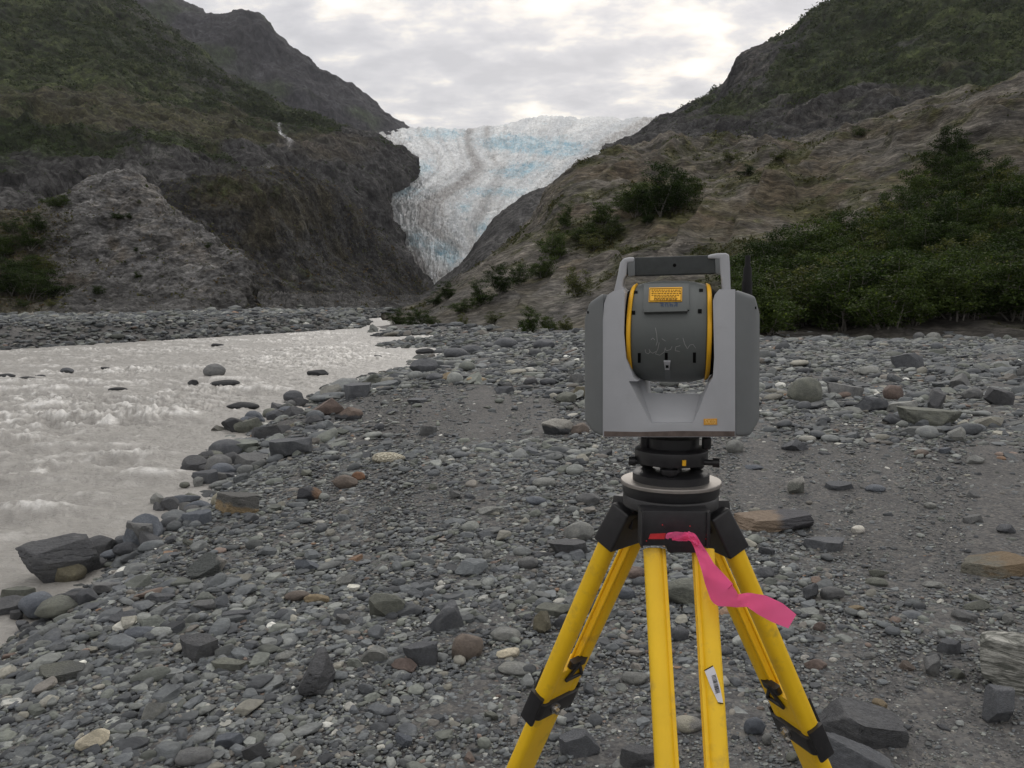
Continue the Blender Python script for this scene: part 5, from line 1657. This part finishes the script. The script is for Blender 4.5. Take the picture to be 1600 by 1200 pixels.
# ---- more single stones, the largest of the rest; labels by what they look like and where they lie
ZONES = [("by the river's edge row", lambda x, y: poly_zone(x, y) < 1.6),
         ("left of the tripod in the foreground", lambda x, y: y < 5.2 and x < .1),
         ("right of the tripod in the foreground", lambda x, y: y < 5.2 and x >= .1),
         ("on the gravel between the river and the instrument", lambda x, y: y < 14 and x < 1.5),
         ("on the gravel right of the instrument", lambda x, y: y < 14),
         ("far back on the gravel between river bend and instrument", lambda x, y: x < 4),
         ("far back on the gravel below the thicket", lambda x, y: True)]
def poly_zone(x, y): return float(line_d(np.array([[x, y]]), NE)[0])
SHARED = {}
for kind in ('cobble', 'block', 'slab', 'flat'):
    for j in range(4):
        me = np_mesh('river_rock', rock_shape(4, kind, 5000 + j * 31 + len(kind)), ICO[4][1], True)
        me.materials.append(M_stone)
        if kind in ('block', 'slab'): me.set_sharp_from_angle(angle=R(34))
        SHARED.setdefault(kind, []).append(me)
CN = {'slate': 'slate grey', 'dark': 'dark', 'grey': 'mid grey', 'green': 'greenish grey', 'pale': 'pale grey', 'brown': 'brown', 'blue': 'blue grey', 'tan': 'tan', 'red': 'reddish', 'cream': 'cream'}
KN = {'cobble': 'rounded cobble', 'block': 'angular stone', 'slab': 'flat angular slab', 'flat': 'worn flat stone'}
cw = ['slate'] * 8 + ['grey'] * 9 + ['dark'] * 2 + ['green'] * 7 + ['pale'] * 5 + ['blue'] * 4 + ['brown'] * 2 + ['tan']
nk = 0; tries = 0
rs = random.Random(77)
while nk < 300 - len(KEY) and tries < 20000:
    tries += 1
    px = rs.uniform(-10, 1610); py = 548 + (rs.random() ** .85) * 650
    if nk < 55:                                   # a dense row along the river edge
        i_ = rs.randrange(3, 13); q = rs.random()
        (xa, ya), (xb, yb) = near_px[i_ - 1], near_px[i_]
        px = xa + (xb - xa) * q + rs.uniform(2, 45) * (ya - 470) / 250; py = ya + (yb - ya) * q + rs.uniform(-3, 10) * (ya - 470) / 250
    b = GP(px, py, -.05)
    sd_ = float(poly_sd(b[None, :2], RIV)[0])
    if b[1] > 45 or sd_ < .05 or (b[0] < -3 and line_d(b[None, :2], FE)[0] < line_d(b[None, :2], NE)[0]): continue
    sc = b[1] / F
    w_ = min(rs.lognormvariate(math.log(24), .28), 42) if py > 760 else rs.uniform(14, 30)
    if nk < 55: w_ = rs.uniform(24, 46) * max(.45, (py - 470) / 250)
    rad = w_ * sc / 2
    if any((b[0] - x) ** 2 + (b[1] - y) ** 2 < (rad + r_) ** 2 * 1.0 for x, y, r_ in placed): continue
    kind = rs.choice(['cobble', 'cobble', 'block', 'slab', 'flat', 'flat']); cn = rs.choice(cw if nk >= 55 else ['slate', 'dark', 'dark', 'green', 'grey', 'blue'])
    zone = next(zn for zn, f in ZONES if f(b[0], b[1]))
    lab = f"{CN[cn]} {KN[kind]} {zone}"
    h_ = w_ * rs.uniform(.38, .7)
    o, wd = put_rock(px, py, w_, h_, C[cn], kind, rs.uniform(-1.2, 1.2), lab, 0, rs.choice(SHARED[kind]))
    o['group'] = f"{CN[cn]} stones {zone}"
    nk += 1


# ---- gravel: everything too many to count, one mesh
def gravel():
    g = np.random.default_rng(5)
    VV, TT, CC, SS = [], [], [], []; off = 0
    protos = {}
    for n, cnt in ((1, 14), (2, 22), (3, 12)):
        protos[n] = []
        for j in range(cnt):
            kind = ('flat', 'slab', 'slab', 'flat', 'block', 'flat', 'cobble')[j % 7]
            V = rock_shape(n, kind, 9000 + 97 * n + j)
            flat = {'flat': .34, 'cobble': .5, 'slab': .24, 'block': .5}[kind]
            protos[n].append((V, kind, flat))

    def emit(xy, size, n, far=False, colm=None):
        nonlocal off
        if len(xy) == 0: return
        z = GH(xy)
        pid = g.integers(0, len(protos[n]), len(xy))
        for k in range(len(protos[n])):
            m_ = pid == k
            c = int(m_.sum())
            if not c: continue
            V, kind, flat = protos[n][k]; T = ICO[n][1]
            s = size[m_]
            sx = s * g.uniform(.75, 1.2, c); sy = s * g.uniform(.5, .85, c); sz = s * flat * g.uniform(.6, 1.25, c)
            Vs = V[None] * (np.stack([sx, sy, sz], -1) / 2)[:, None, :]
            yaw = g.uniform(0, 6.283, c); tl = np.abs(g.normal(0, .20, c)); td = g.normal(-1.1, .7, c)
            # tilt about a horizontal axis (imbricated), after yaw
            cy, sy_ = np.cos(yaw), np.sin(yaw)
            X = Vs[..., 0] * cy[:, None] - Vs[..., 1] * sy_[:, None]; Y = Vs[..., 0] * sy_[:, None] + Vs[..., 1] * cy[:, None]; Z = Vs[..., 2]
            ax, ay = np.cos(td), np.sin(td)
            a_ = X * ax[:, None] + Y * ay[:, None]; b_ = -X * ay[:, None] + Y * ax[:, None]
            ct, st = np.cos(tl), np.sin(tl)
            b2 = b_ * ct[:, None] - Z * st[:, None]; Z2 = b_ * st[:, None] + Z * ct[:, None]
            X = a_ * ax[:, None] - b2 * ay[:, None]; Y = a_ * ay[:, None] + b2 * ax[:, None]
            W = np.stack([X + xy[m_][:, 0:1], Y + xy[m_][:, 1:2], Z2 + (z[m_] + sz * .22 + s * np.abs(g.normal(0, .05, c)))[:, None]], -1)
            ci = g.choice(len(PC), c, p=PW)
            col = PC[ci] * g.uniform(.62, 1.42, (c, 1))
            col = col * (1 - .5 * sstep(.45, .05, poly_sd(xy[m_], RIV) + .15 * g.normal(size=c)))[:, None]      # wet along the water
            big = s > np.median(size) * 2.5
            col = np.where(((ci >= 9) & big)[:, None], PC[0], col)
            VV.append(W.reshape(-1, 3).astype(np.float32)); CC.append(np.repeat(col, len(V), 0).astype(np.float32))
            TT.append((T[None] + (off + np.arange(c) * len(V))[:, None, None]).reshape(-1, 3).astype(np.int32))
            SS.append(np.full(c * len(T), kind in ('cobble', 'flat')))
            off += c * len(V)

    def field(N, r0, r1, a0, a1, base, sig, fine_pow, lo_n, hi_n, split, land='near'):
        # uniform in log range keeps the stones the same size in view
        r = np.exp(g.uniform(math.log(r0), math.log(r1), N)); a = np.radians(g.uniform(a0, a1, N))
        xy = np.stack([r * np.sin(a), r * np.cos(a)], -1)
        sd = poly_sd(xy, RIV); dn, df = line_d(xy, NE), line_d(xy, FE)
        ok = sd > -.05
        isnear = (dn < df) | (xy[:, 0] > 6)
        ok &= isnear if land == 'near' else ~isnear
        p3 = np.concatenate([xy, np.zeros((N, 1))], -1)
        patch = fbm(p3 * .33, 4, 201) + .25 * np.exp(-(sd / 2.0) ** 2)
        # bare sandy patches
        for sx_, sy_, rr_ in ((650, 640, 1.9), (720, 640, 1.5), (1340, 745, 1.3), (1440, 770, 1.5), (1420, 870, .5), (1500, 1120, .35)):
            c0 = GP(sx_, sy_, 0)[:2]
            patch = patch - .75 * np.exp(-((xy[:, 0] - c0[0]) ** 2 + ((xy[:, 1] - c0[1]) * .8) ** 2) / rr_ ** 2)
        size = base(r) * np.exp(np.clip(g.normal(0, sig, N), -2.5 * sig, 2.1 * sig)) * np.clip(1 + 1.1 * patch, .42, 1.9)
        xy, size, r = xy[ok], size[ok], r[ok]
        big = size > split(r)
        emit(xy[~big], size[~big], lo_n); emit(xy[big], size[big], hi_n)

    # small stones, then larger ones on top
    field(145000, 2.3, 9, -52, 58, lambda r: .0038 * r + .002, .45, 1, 1, 2, lambda r: .0075 * r + .012)
    field(105000, 8, 42, -46, 54, lambda r: .0042 * r, .42, 1, 1, 2, lambda r: .014 * r)
    field(8700, 2.3, 9, -52, 58, lambda r: .0085 * r + .006, .45, 1, 2, 3, lambda r: .019 * r)
    field(10400, 8, 44, -46, 54, lambda r: .0100 * r * np.clip(1.1 - r / 70, .6, 1), .40, 1, 2, 2, lambda r: 9 * r)
    field(520, 2.3, 9, -52, 58, lambda r: .017 * r, .30, 1, 3, 3, lambda r: 9 * r)
    field(2600, 9, 46, -44, 46, lambda r: .019 * r * np.clip(1.2 - r / 45, .5, 1), .34, 1, 2, 2, lambda r: 9 * r)
    # crest rubble and the far bank
    field(9000, 22, 60, -15, 46, lambda r: .0065 * r, .42, 1, 1, 2, lambda r: .014 * r)
    field(60000, 32, 130, -62, -8, lambda r: .0046 * r, .45, 1, 1, 2, lambda r: .016 * r, land='far')
    V = np.concatenate(VV); T = np.concatenate(TT); Cc = np.concatenate(CC); S = np.concatenate(SS)
    return np_mesh('gravel', V, T, S, Cc)


link('gravel', gravel(), M_gravel, kind='stuff', label='grey slate gravel and pebbles covering the river bar', category='gravel')
# ================================================================ PLANTS
def leaf_mat(name, c0, c1, trans=.35):
    m, t = new_mat(name)
    oi = t.n('ShaderNodeObjectInfo')
    a = attr_col(t)
    c = t.mix(1.0, a, t.ramp(oi.outputs['Random'], [(0, c0), (1, c1)]), 'MULTIPLY')
    b = t.n('ShaderNodeBsdfPrincipled'); t.set(b.inputs['Base Color'], c); b.inputs['Roughness'].default_value = .6; b.inputs['Specular IOR Level'].default_value = .12
    tr = t.n('ShaderNodeBsdfTranslucent'); t.set(tr.inputs[0], c)
    mx = t.n('ShaderNodeMixShader'); mx.inputs[0].default_value = trans
    t.t.links.new(b.outputs[0], mx.inputs[1]); t.t.links.new(tr.outputs[0], mx.inputs[2])
    o = t.n('ShaderNodeOutputMaterial'); t.t.links.new(mx.outputs[0], o.inputs[0])
    return m
M_leaf = leaf_mat('alder_leaf', (.62, .68, .58), (1.5, 1.35, 1.35))
M_bark = plain('alder_bark', (.15, .14, .125), .85, .2, var=.3, scale=12)


def leaves(pos, nrm, size, g, asp=.62):
    """bent leaf: two triangles each side of the midrib -> 2 quads folded; returns V, Q"""
    n = len(pos)
    t1 = g.normal(size=(n, 3)); t1 -= (t1 * nrm).sum(1, keepdims=True) * nrm; t1 /= np.linalg.norm(t1, axis=1, keepdims=True) + 1e-9
    t2 = np.cross(nrm, t1)
    s = size[:, None]
    a = pos - t1 * s * .5; b = pos + t2 * s * asp * .5 + t1 * s * .05; c = pos + t1 * s * .5; d = pos - t2 * s * asp * .5 + t1 * s * .05
    V = np.stack([a, b, c, d], 1).reshape(-1, 3)
    Q = np.arange(n * 4).reshape(-1, 4)
    return V, Q


def make_bush(seed, h=3.0, wdt=1.35, nleaf=3600, lsize=.12, conic=0.0, tone=0):
    g = np.random.default_rng(seed); r_ = random.Random(seed)
    bm = bmesh.new(); tips = []
    ns = 8
    for i in range(ns):
        az = 6.283 * i / ns + r_.uniform(-.4, .4); lean = r_.uniform(.08, .75)
        p = Vector((r_.uniform(-.15, .15) * wdt, r_.uniform(-.15, .15) * wdt, -.25)); pts = [p.copy()]
        hh = h * r_.uniform(.55, 1.0) * (1 - .35 * lean)
        d = Vector((math.cos(az) * lean, math.sin(az) * lean, 1)).normalized()
        for k in range(5):
            p = p + d * (hh / 4.6); d = (d + Vector((r_.uniform(-.22, .22), r_.uniform(-.22, .22), .05))).normalized(); pts.append(p.copy())
        for k in range(len(pts) - 1):
            r0 = .035 * (1 - k / 6) * h / 3; r1 = .035 * (1 - (k + 1) / 6) * h / 3
            cyl(bm, pts[k], pts[k + 1] - pts[k], r0, r1, (pts[k + 1] - pts[k]).length, 5)
            if k >= 1:
                for _ in range(3):
                    a2 = r_.uniform(0, 6.28); e = pts[k + 1] + Vector((math.cos(a2), math.sin(a2), r_.uniform(-.1, .7))).normalized() * h * r_.uniform(.08, .24) * (1.25 - k * .12)
                    cyl(bm, pts[k + 1], e - pts[k + 1], r1 * .5, .004, (e - pts[k + 1]).length, 4)
                    tips.append((e, .30 * h / 3)); tips.append(((e + pts[k + 1]) / 2, .26 * h / 3))
        tips.append((pts[-1], .24 * h / 3))
    me_s = bpy.data.meshes.new('stems'); bm.to_mesh(me_s); bm.free(); me_s.materials.append(M_bark)
    # drop a few tips so gaps show, then leaf clumps round the rest
    r_.shuffle(tips); tips = tips[int(len(tips) * .12):]
    C0 = np.array([t[0][:] for t in tips]); Rr = np.array([t[1] for t in tips]) * g.uniform(.6, 1.35, len(tips))
    wts = Rr ** 2; wts /= wts.sum()
    idx = g.choice(len(tips), nleaf, p=wts)
    off = g.normal(size=(nleaf, 3)); off /= np.linalg.norm(off, axis=1, keepdims=True)
    rad = g.random(nleaf) ** .5
    pos = C0[idx] + off * (Rr[idx] * rad)[:, None] * np.array([1, 1, .75])
    low = pos[:, 2] < .05; pos[low, 2] = g.uniform(.05, .5, low.sum())
    nrm = off * .5 + g.normal(size=(nleaf, 3)) * .6 + np.array([0, 0, .55]); nrm /= np.linalg.norm(nrm, axis=1, keepdims=True)
    sz = lsize * g.uniform(.6, 1.35, nleaf)
    V, Q = leaves(pos, nrm, sz, g)
    cl = g.uniform(.72, 1.25, len(tips))[idx] * g.uniform(.75, 1.25, nleaf)
    base = np.array([(.025, .045, .010), (.035, .058, .013), (.058, .072, .020)][tone])
    yl = (g.random(nleaf) < .05)[:, None]
    col = base[None] * cl[:, None]; col = np.where(yl, col * np.array([2.0, 1.8, 1.1]), col)
    gl = (g.random(nleaf) < .008)[:, None]; col = np.where(gl, np.array([.11, .13, .09]), col)
    me_c = np_mesh('foliage', V, None, False, np.repeat(col, 4, 0), Q); me_c.materials.append(M_leaf)
    return me_s, me_c


BUSH = [make_bush(300 + i, 3.0, 1.35, 6500 if i < 4 else 3200, .092 if i < 4 else .11, tone=(0, 1, 0, 1, 2, 1)[i]) for i in range(6)]
nb = 0


def surf(patch, px, py):
    V, X, Y, N = PATCH[patch]
    d2 = (X - px) ** 2 + (Y - py) ** 2
    near = np.where(d2 < max(d2.min() * 2.5, 9))[0]
    dist = V[near, 1]
    return V[near[dist.argmin()]]


def bush(patch, px, py, hpx, variant, label, group=None, cat='bush', name='alder_bush', wide=1.0):
    global nb
    p = surf(patch, px, py)
    h = hpx * p[1] / F
    o = bpy.data.objects.new(name, None); COL.objects.link(o)
    o.location = p - np.array([0, 0, .04 * h]); s = h / 3.0
    o.scale = (s * wide, s * wide, s); o.rotation_euler = (0, 0, random.uniform(0, 6.28))
    ms, mc = BUSH[variant]
    for nm, me in (('stems', ms), ('foliage', mc)):
        link(nm, me, None, o)
    o['label'] = label; o['category'] = cat
    if group: o['group'] = group
    nb += 1
    return o


SOLO = [
    ('right_hill', 1028, 330, 88, 0, "largest green bush on the brown rock hill, straight above the instrument", 1.2),
    ('right_hill', 992, 332, 60, 1, "left end bush of the large clump on the brown hill above the instrument", 1.2),
    ('right_hill', 1066, 312, 62, 3, "right end bush of the large clump on the brown hill above the instrument", 1.1),
    ('right_hill', 1010, 345, 30, 2, "low bush at the foot of the large clump above the instrument", 1.5),
    ('right_hill', 1044, 322, 74, 2, "bush just right of the largest bush above the instrument", 1.25),
    ('right_hill', 1010, 322, 66, 3, "bush just left of the largest bush above the instrument", 1.25),
    ('right_hill', 1085, 300, 34, 4, "low pale bush ending the big clump on its right", 1.4),
    ('right_hill', 970, 318, 34, 5, "low bush ending the big clump on its left", 1.3),
    ('right_hill', 940, 345, 46, 1, "leafy bush on the slope left of the large clump above the instrument", 1.4),
    ('right_hill', 912, 372, 44, 3, "leafy bush below and left of the one beside the large clump", 1.4),
    ('right_hill', 958, 362, 34, 2, "smaller bush between the large clump and the slope shrubs", 1.4),
    ('right_hill', 866, 400, 56, 1, "bush on the hill edge beside the lower glacier, upper left of the instrument", 1.2),
    ('right_hill', 845, 428, 50, 3, "bush below the hill edge bush, nearer the glacier tongue", 1.2),
    ('right_hill', 898, 458, 60, 4, "pale green upright bush just left of the instrument on the slope", .95),
    ('right_hill', 880, 350, 40, 2, "small bush high on the steep left edge of the brown hill", 1.1),
    ('right_hill', 925, 385, 34, 4, "pale low shrub on the slope left of the instrument handle", 1.6),
    ('right_hill', 950, 370, 34, 4, "pale shrub higher on the slope left of the instrument handle", 1.5),
    ('right_hill', 782, 452, 52, 0, "dark bush on the slope midway between glacier tongue and instrument", 1.2),
    ('right_hill', 752, 470, 46, 2, "bush left of the dark bush midway on the slope", 1.3),
    ('right_hill', 812, 440, 44, 1, "bush right of the dark bush midway on the slope", 1.1),
    ('right_hill', 722, 482, 34, 3, "low bush on the lower slope above the pale crag", 1.5),
    ('right_hill', 770, 500, 26, 4, "pale small shrub on the lower slope above the gravel", 1.5),
    ('right_hill', 698, 462, 34, 0, "dark bush at the foot of the glacier tongue", 1.3),
    ('right_hill', 680, 470, 24, 2, "small dark bush left of the one at the foot of the glacier tongue", 1.6),
    ('right_hill', 622, 508, 38, 0, "dark bush at the left tip of the hill beside the river", 1.2),
    ('right_hill', 650, 510, 44, 1, "rounded bush next to the left tip bush by the river", 1.1),
    ('right_hill', 672, 505, 26, 3, "small bush right of the rounded riverside bush", 1.3),
    ('right_hill', 722, 512, 38, 4, "thin pale green shrub standing in front of the pale crag", .7),
    ('right_hill', 826, 518, 52, 0, "dark leafy bush at the slope's foot left of the instrument", 1.05),
    ('right_hill', 858, 517, 44, 3, "leafy bush touching the dark one at the slope's foot", 1.1),
    ('right_hill', 884, 515, 36, 4, "thin shrub at the slope's foot nearest the instrument", .9),
    ('right_hill', 1140, 248, 24, 4, "small shrub near the crest of the brown hill right of the handle", 1.4),
    ('right_hill', 1165, 268, 18, 2, "low shrub below the crest of the brown hill", 2.0),
    ('right_hill', 1222, 246, 22, 4, "pale shrub on the crest of the brown hill", 1.8),
    ('right_hill', 1342, 208, 22, 5, "yellow green shrub on the skyline notch of the brown hill", 1.6),
    ('rock_knoll', 18, 460, 62, 0, "dark green bush at the left edge beside the pale rock knoll", 1.3),
    ('rock_knoll', 52, 465, 58, 1, "green bush second from the left edge beside the rock knoll", 1.3),
    ('rock_knoll', 84, 462, 46, 2, "green bush touching the foot of the rock knoll", 1.4),
    ('rock_knoll', 35, 430, 50, 3, "bush standing above the bushes at the left edge", 1.3),
    ('rock_knoll', 72, 428, 36, 4, "pale bush on the left flank of the rock knoll", 1.4),
    ('rock_knoll', 5, 400, 46, 1, "bush high at the left edge over the rusty ground", 1.3),
    ('rock_knoll', 48, 385, 40, 2, "bush between rusty ground and knoll top at the left", 1.2),
    ('rock_knoll', 62, 362, 34, 0, "upper bush on the knoll's left shoulder", 1.3),
    ('rock_knoll', 92, 322, 30, 3, "bush on the saddle left of the knoll top", 1.6),
    ('rock_knoll', 20, 362, 30, 5, "yellowish bush at the upper left edge of the knoll", 1.3),
    ('rock_knoll', 36, 478, 18, 5, "low yellowish bush in front of the left edge bushes", 1.5),
    ('rock_knoll', 78, 478, 16, 4, "low bush on the scree at the knoll's foot", 1.5),
    ('rock_knoll', 156, 460, 20, 1, "round bush alone at the foot of the rock knoll", 1.5),
    ('rock_knoll', 170, 495, 14, 0, "small dark bush on the scree below the rock knoll", 1.5),
    ('rock_knoll', 186, 340, 15, 3, "small bush high on the face of the rock knoll", 1.8),
    ('rock_knoll', 204, 343, 10, 0, "tiny bush beside the small one high on the rock knoll", 1.6),
    ('rock_knoll', 213, 433, 12, 2, "small bush by the pale boulders low on the rock knoll", 1.4),
    ('rock_knoll', 326, 386, 11, 0, "dark tuft bush on the right ridge of the rock knoll", 1.4),
    ('rock_knoll', 212, 390, 8, 2, "tiny dark shrub in the middle of the rock knoll's face", 1.8),
    ('rock_knoll', 218, 318, 8, 4, "tiny pale shrub near the top of the rock knoll", 1.8),
]
for pt, x, y, hp, v, lab, wd in SOLO:
    if pt == 'right_hill': hp *= .98; y += 4
    bush(pt, x, y, hp, v, lab, 'single bushes on the slopes', wide=wd)

# the thicket on the right
TH = np.array([(1150, 500), (1150, 440), (1200, 425), (1250, 400), (1310, 385), (1360, 352), (1420, 325), (1462, 285), (1476, 240), (1512, 232), (1530, 290), (1580, 290), (1680, 280), (1680, 505), (1520, 498), (1400, 518), (1190, 522)], float)
rt = random.Random(42); cand = []; ROWN = {}
ORD = ['leftmost', 'second from the left', 'third from the left', 'fourth from the left', 'fifth from the left', 'sixth from the left', 'seventh from the left', 'eighth from the left', 'ninth from the left', 'tenth from the left', 'eleventh from the left', 'twelfth from the left', 'thirteenth from the left', 'fourteenth from the left', 'fifteenth from the left', 'sixteenth from the left', 'seventeenth from the left', 'eighteenth from the left', 'nineteenth from the left', 'twentieth from the left']
while len(cand) < 165:
    x, y = rt.uniform(1140, 1680), rt.uniform(232, 524)
    if poly_sd(np.array([[x, y]]), TH)[0] > 0: continue
    dens = 15 + 9 * (y < 420)
    if any((x - a) ** 2 + ((y - b) * 1.5) ** 2 < dens ** 2 for a, b in cand): continue
    cand.append((x, y))
zone = lambda x, y: ("lowest row of the right thicket, at the gravel edge" if y > 480 else "upper fringe of the right thicket, against brown rock" if poly_sd(np.array([[x, y]]), TH)[0] > -28 and y < 440 else
                     "heart of the dense thicket covering the right slope" if x < 1420 else "right side of the dense thicket, towards the photo's edge")
TN = ['dark green', 'mid green', 'dark green', 'mid green', 'pale green', 'mid green']
BANDS = [(232, 'thicket top'), (300, 'second tier of the thicket'), (350, 'third tier of the thicket'), (395, 'middle tier of the thicket'), (430, 'fifth tier of the thicket'), (462, 'tier behind the front row'), (494, 'front row of the thicket')]
band = lambda y: [n for b, n in BANDS if y >= b - 1][-1]
TOT = {}
for (x, y) in cand: TOT[band(y)] = TOT.get(band(y), 0) + 1
ORDR = ['rightmost'] + [s_.replace('left', 'right') for s_ in ORD[1:]]
for (x, y) in sorted(cand):
    rn = ROWN.get(band(y), 0); ROWN[band(y)] = rn + 1
    p = surf('right_hill', x, y)
    hm = rt.uniform(2.8, 4.6) * (1.0 if y > 350 else .9)
    v = rt.choice([0, 0, 2, 1, 1, 3, 3, 5]) if rt.random() > .1 else 4
    bush('right_hill', x, y, hm * F / p[1], v, f"{TN[v]} alder, {ORD[rn] if rn * 2 < TOT[band(y)] else ORDR[TOT[band(y)] - 1 - rn]} in the {band(y)}", "alder bushes of the dense right thicket", wide=rt.uniform(1.0, 1.35))

# ground cover on the slopes, far scrub: too many to count
def scrub(name, patch, n, size, mask, label, cat, tones, per=7, seed=1, up=.5, bounds=(-60, 1660)):
    g = np.random.default_rng(seed)
    V, X, Y, N = PATCH[patch]
    ok = np.where((X > bounds[0]) & (X < bounds[1]) & (Y > -60) & (Y < 540))[0]
    me = bpy.data.objects[patch].data
    c = np.zeros(len(me.vertices) * 4, np.float32); me.color_attributes['col'].data.foreach_get('color', c); c = c.reshape(-1, 4)[:, :3]
    ww = mask(c, X, Y, V)[ok] + 1e-9
    # screen-even sampling
    idx = ok[g.choice(len(ok), n, p=ww / ww.sum())]
    cp0 = V[idx]; s = size(cp0) * g.uniform(.45, 1.0, n) * (1 + .9 * (g.random(n) < .12))
    pos = np.repeat(cp0, per, 0) + g.normal(size=(n * per, 3)) * np.repeat(s, per)[:, None] * np.array([.6, .6, .35]) + np.array([0, 0, 1]) * np.repeat(s, per)[:, None] * .3
    nm = g.normal(size=(n * per, 3)) * .6 + np.array([0, -.2, up]); nm /= np.linalg.norm(nm, axis=1, keepdims=True)
    VV, Q = leaves(pos, nm, np.repeat(s, per) * g.uniform(.5, 1.1, n * per), g, .7)
    tn = np.array(tones); ti = g.integers(0, len(tn), n)
    col = np.repeat(tn[ti] * g.uniform(.7, 1.25, (n, 1)), per, 0) * g.uniform(.75, 1.25, (n * per, 1))
    m_ = np_mesh(name, VV, None, False, np.repeat(col, 4, 0), Q)
    o = link(name, m_, M_leaf, kind='stuff', label=label, category=cat)
    return o
clump = lambda V, s: sstep(-.12, .22, fbm(V / s, 4, 211, .6)) + .04
gm = lambda c: sstep(-.002, .012, c[:, 1] - c[:, 0])
scrub('mountain_scrub', 'left_mountain', 26000, lambda p: p[:, 1] / F * 3.2, lambda c, X, Y, V: gm(c) * clump(V, 34) * (1 - spot(X, Y, [(447, 208, 16, 26)])), 'green scrub covering the left mountainside', 'scrub', [(.022, .038, .010), (.034, .048, .014), (.026, .040, .016)], seed=3)
scrub('mountain_scrub', 'right_mountain', 22000, lambda p: p[:, 1] / F * 3.2, lambda c, X, Y, V: gm(c) * clump(V, 28), 'green scrub covering the right mountain', 'scrub', [(.022, .038, .010), (.034, .048, .014), (.026, .040, .016)], seed=4, bounds=(1000, 1660))
scrub('hill_ground_cover', 'right_hill', 9000, lambda p: p[:, 1] / F * 3.0, lambda c, X, Y, V: (1.2 * sstep(.0, .02, c[:, 1] - c[:, 0] + .004)) * (Y < 520), 'low grass, moss and dwarf shrubs on the brown rock hill', 'ground cover', [(.060, .064, .022), (.075, .068, .028), (.045, .056, .018)], seed=5, bounds=(590, 1660))
scrub('knoll_ground_cover', 'rock_knoll', 2600, lambda p: p[:, 1] / F * 3.4, lambda c, X, Y, V: (.15 + (X < 110)) * (Y < 490) * (Y > 270), 'sparse grass and dwarf shrubs on the left rock knoll', 'ground cover', [(.055, .060, .022), (.070, .058, .030), (.036, .048, .018)], seed=6, bounds=(-30, 410))
scrub('scree_ground_cover', 'scree_shoulder', 5000, lambda p: p[:, 1] / F * 3.2, lambda c, X, Y, V: gm(c + np.array([0, .006, 0])) * (Y < 480), 'patchy grass on the dark scree shoulder', 'ground cover', [(.045, .050, .020), (.060, .050, .028)], seed=7, bounds=(150, 680))

# ================================================================ HAZE
bb = [np.array([1e9] * 3), np.array([-1e9] * 3)]
for o in scene.objects:
    if o.type == 'MESH' and o.parent is None:
        cs = np.array([o.matrix_world @ Vector(c) for c in o.bound_box]) if False else np.array([Vector(c)[:] for c in o.bound_box]) * np.array(o.scale[:]) + np.array(o.location[:])
        bb[0] = np.minimum(bb[0], cs.min(0)); bb[1] = np.maximum(bb[1], cs.max(0))
bb[0] -= np.array([60, 60, 1.0]); bb[1] += np.array([60, 60, 15])
bm = bmesh.new(); cc = (bb[0] + bb[1]) / 2; sz = bb[1] - bb[0]
bmesh.ops.create_cube(bm, size=1, matrix=Matrix.Translation(cc) @ Matrix.Diagonal((*sz, 1)))
me = bpy.data.meshes.new('haze'); bm.to_mesh(me); bm.free()
m, t = new_mat('haze')
v = t.n('ShaderNodeVolumePrincipled'); v.inputs['Color'].default_value = (.86, .88, .95, 1); v.inputs['Density'].default_value = 0.000032; v.inputs['Anisotropy'].default_value = .2
o_ = t.n('ShaderNodeOutputMaterial'); t.t.links.new(v.outputs[0], o_.inputs['Volume'])
link('haze', me, m, kind='stuff', label='thin pale haze in the valley air', category='haze')
scene.cycles.volume_bounces = 1
scene.cycles.max_bounces = 8

# labels still shared: tell them apart by their order in the picture
by = {}
if 0:
    pass
for o in scene.objects:
    if o.parent is None and 'label' in o and o.get('kind') is None: by.setdefault(o['label'], []).append(o)
for lab, os_ in by.items():
    if len(os_) < 2: continue
    os_.sort(key=lambda o: proj(np.array(o.location[:]))[0])
    for i_, o in enumerate(os_):
        lab = lab.replace('on the gravel between the river and the instrument', 'between river and instrument').replace('far back on the gravel between river bend and instrument', 'on the far gravel near the bend').replace('in the foreground', 'in front').replace('flat angular', 'angular').replace('far back on the gravel below the thicket', 'on the gravel below the thicket')
        o['label'] = f"{lab}, {ORD[i_] if i_ < len(os_) - 1 else 'rightmost'}"
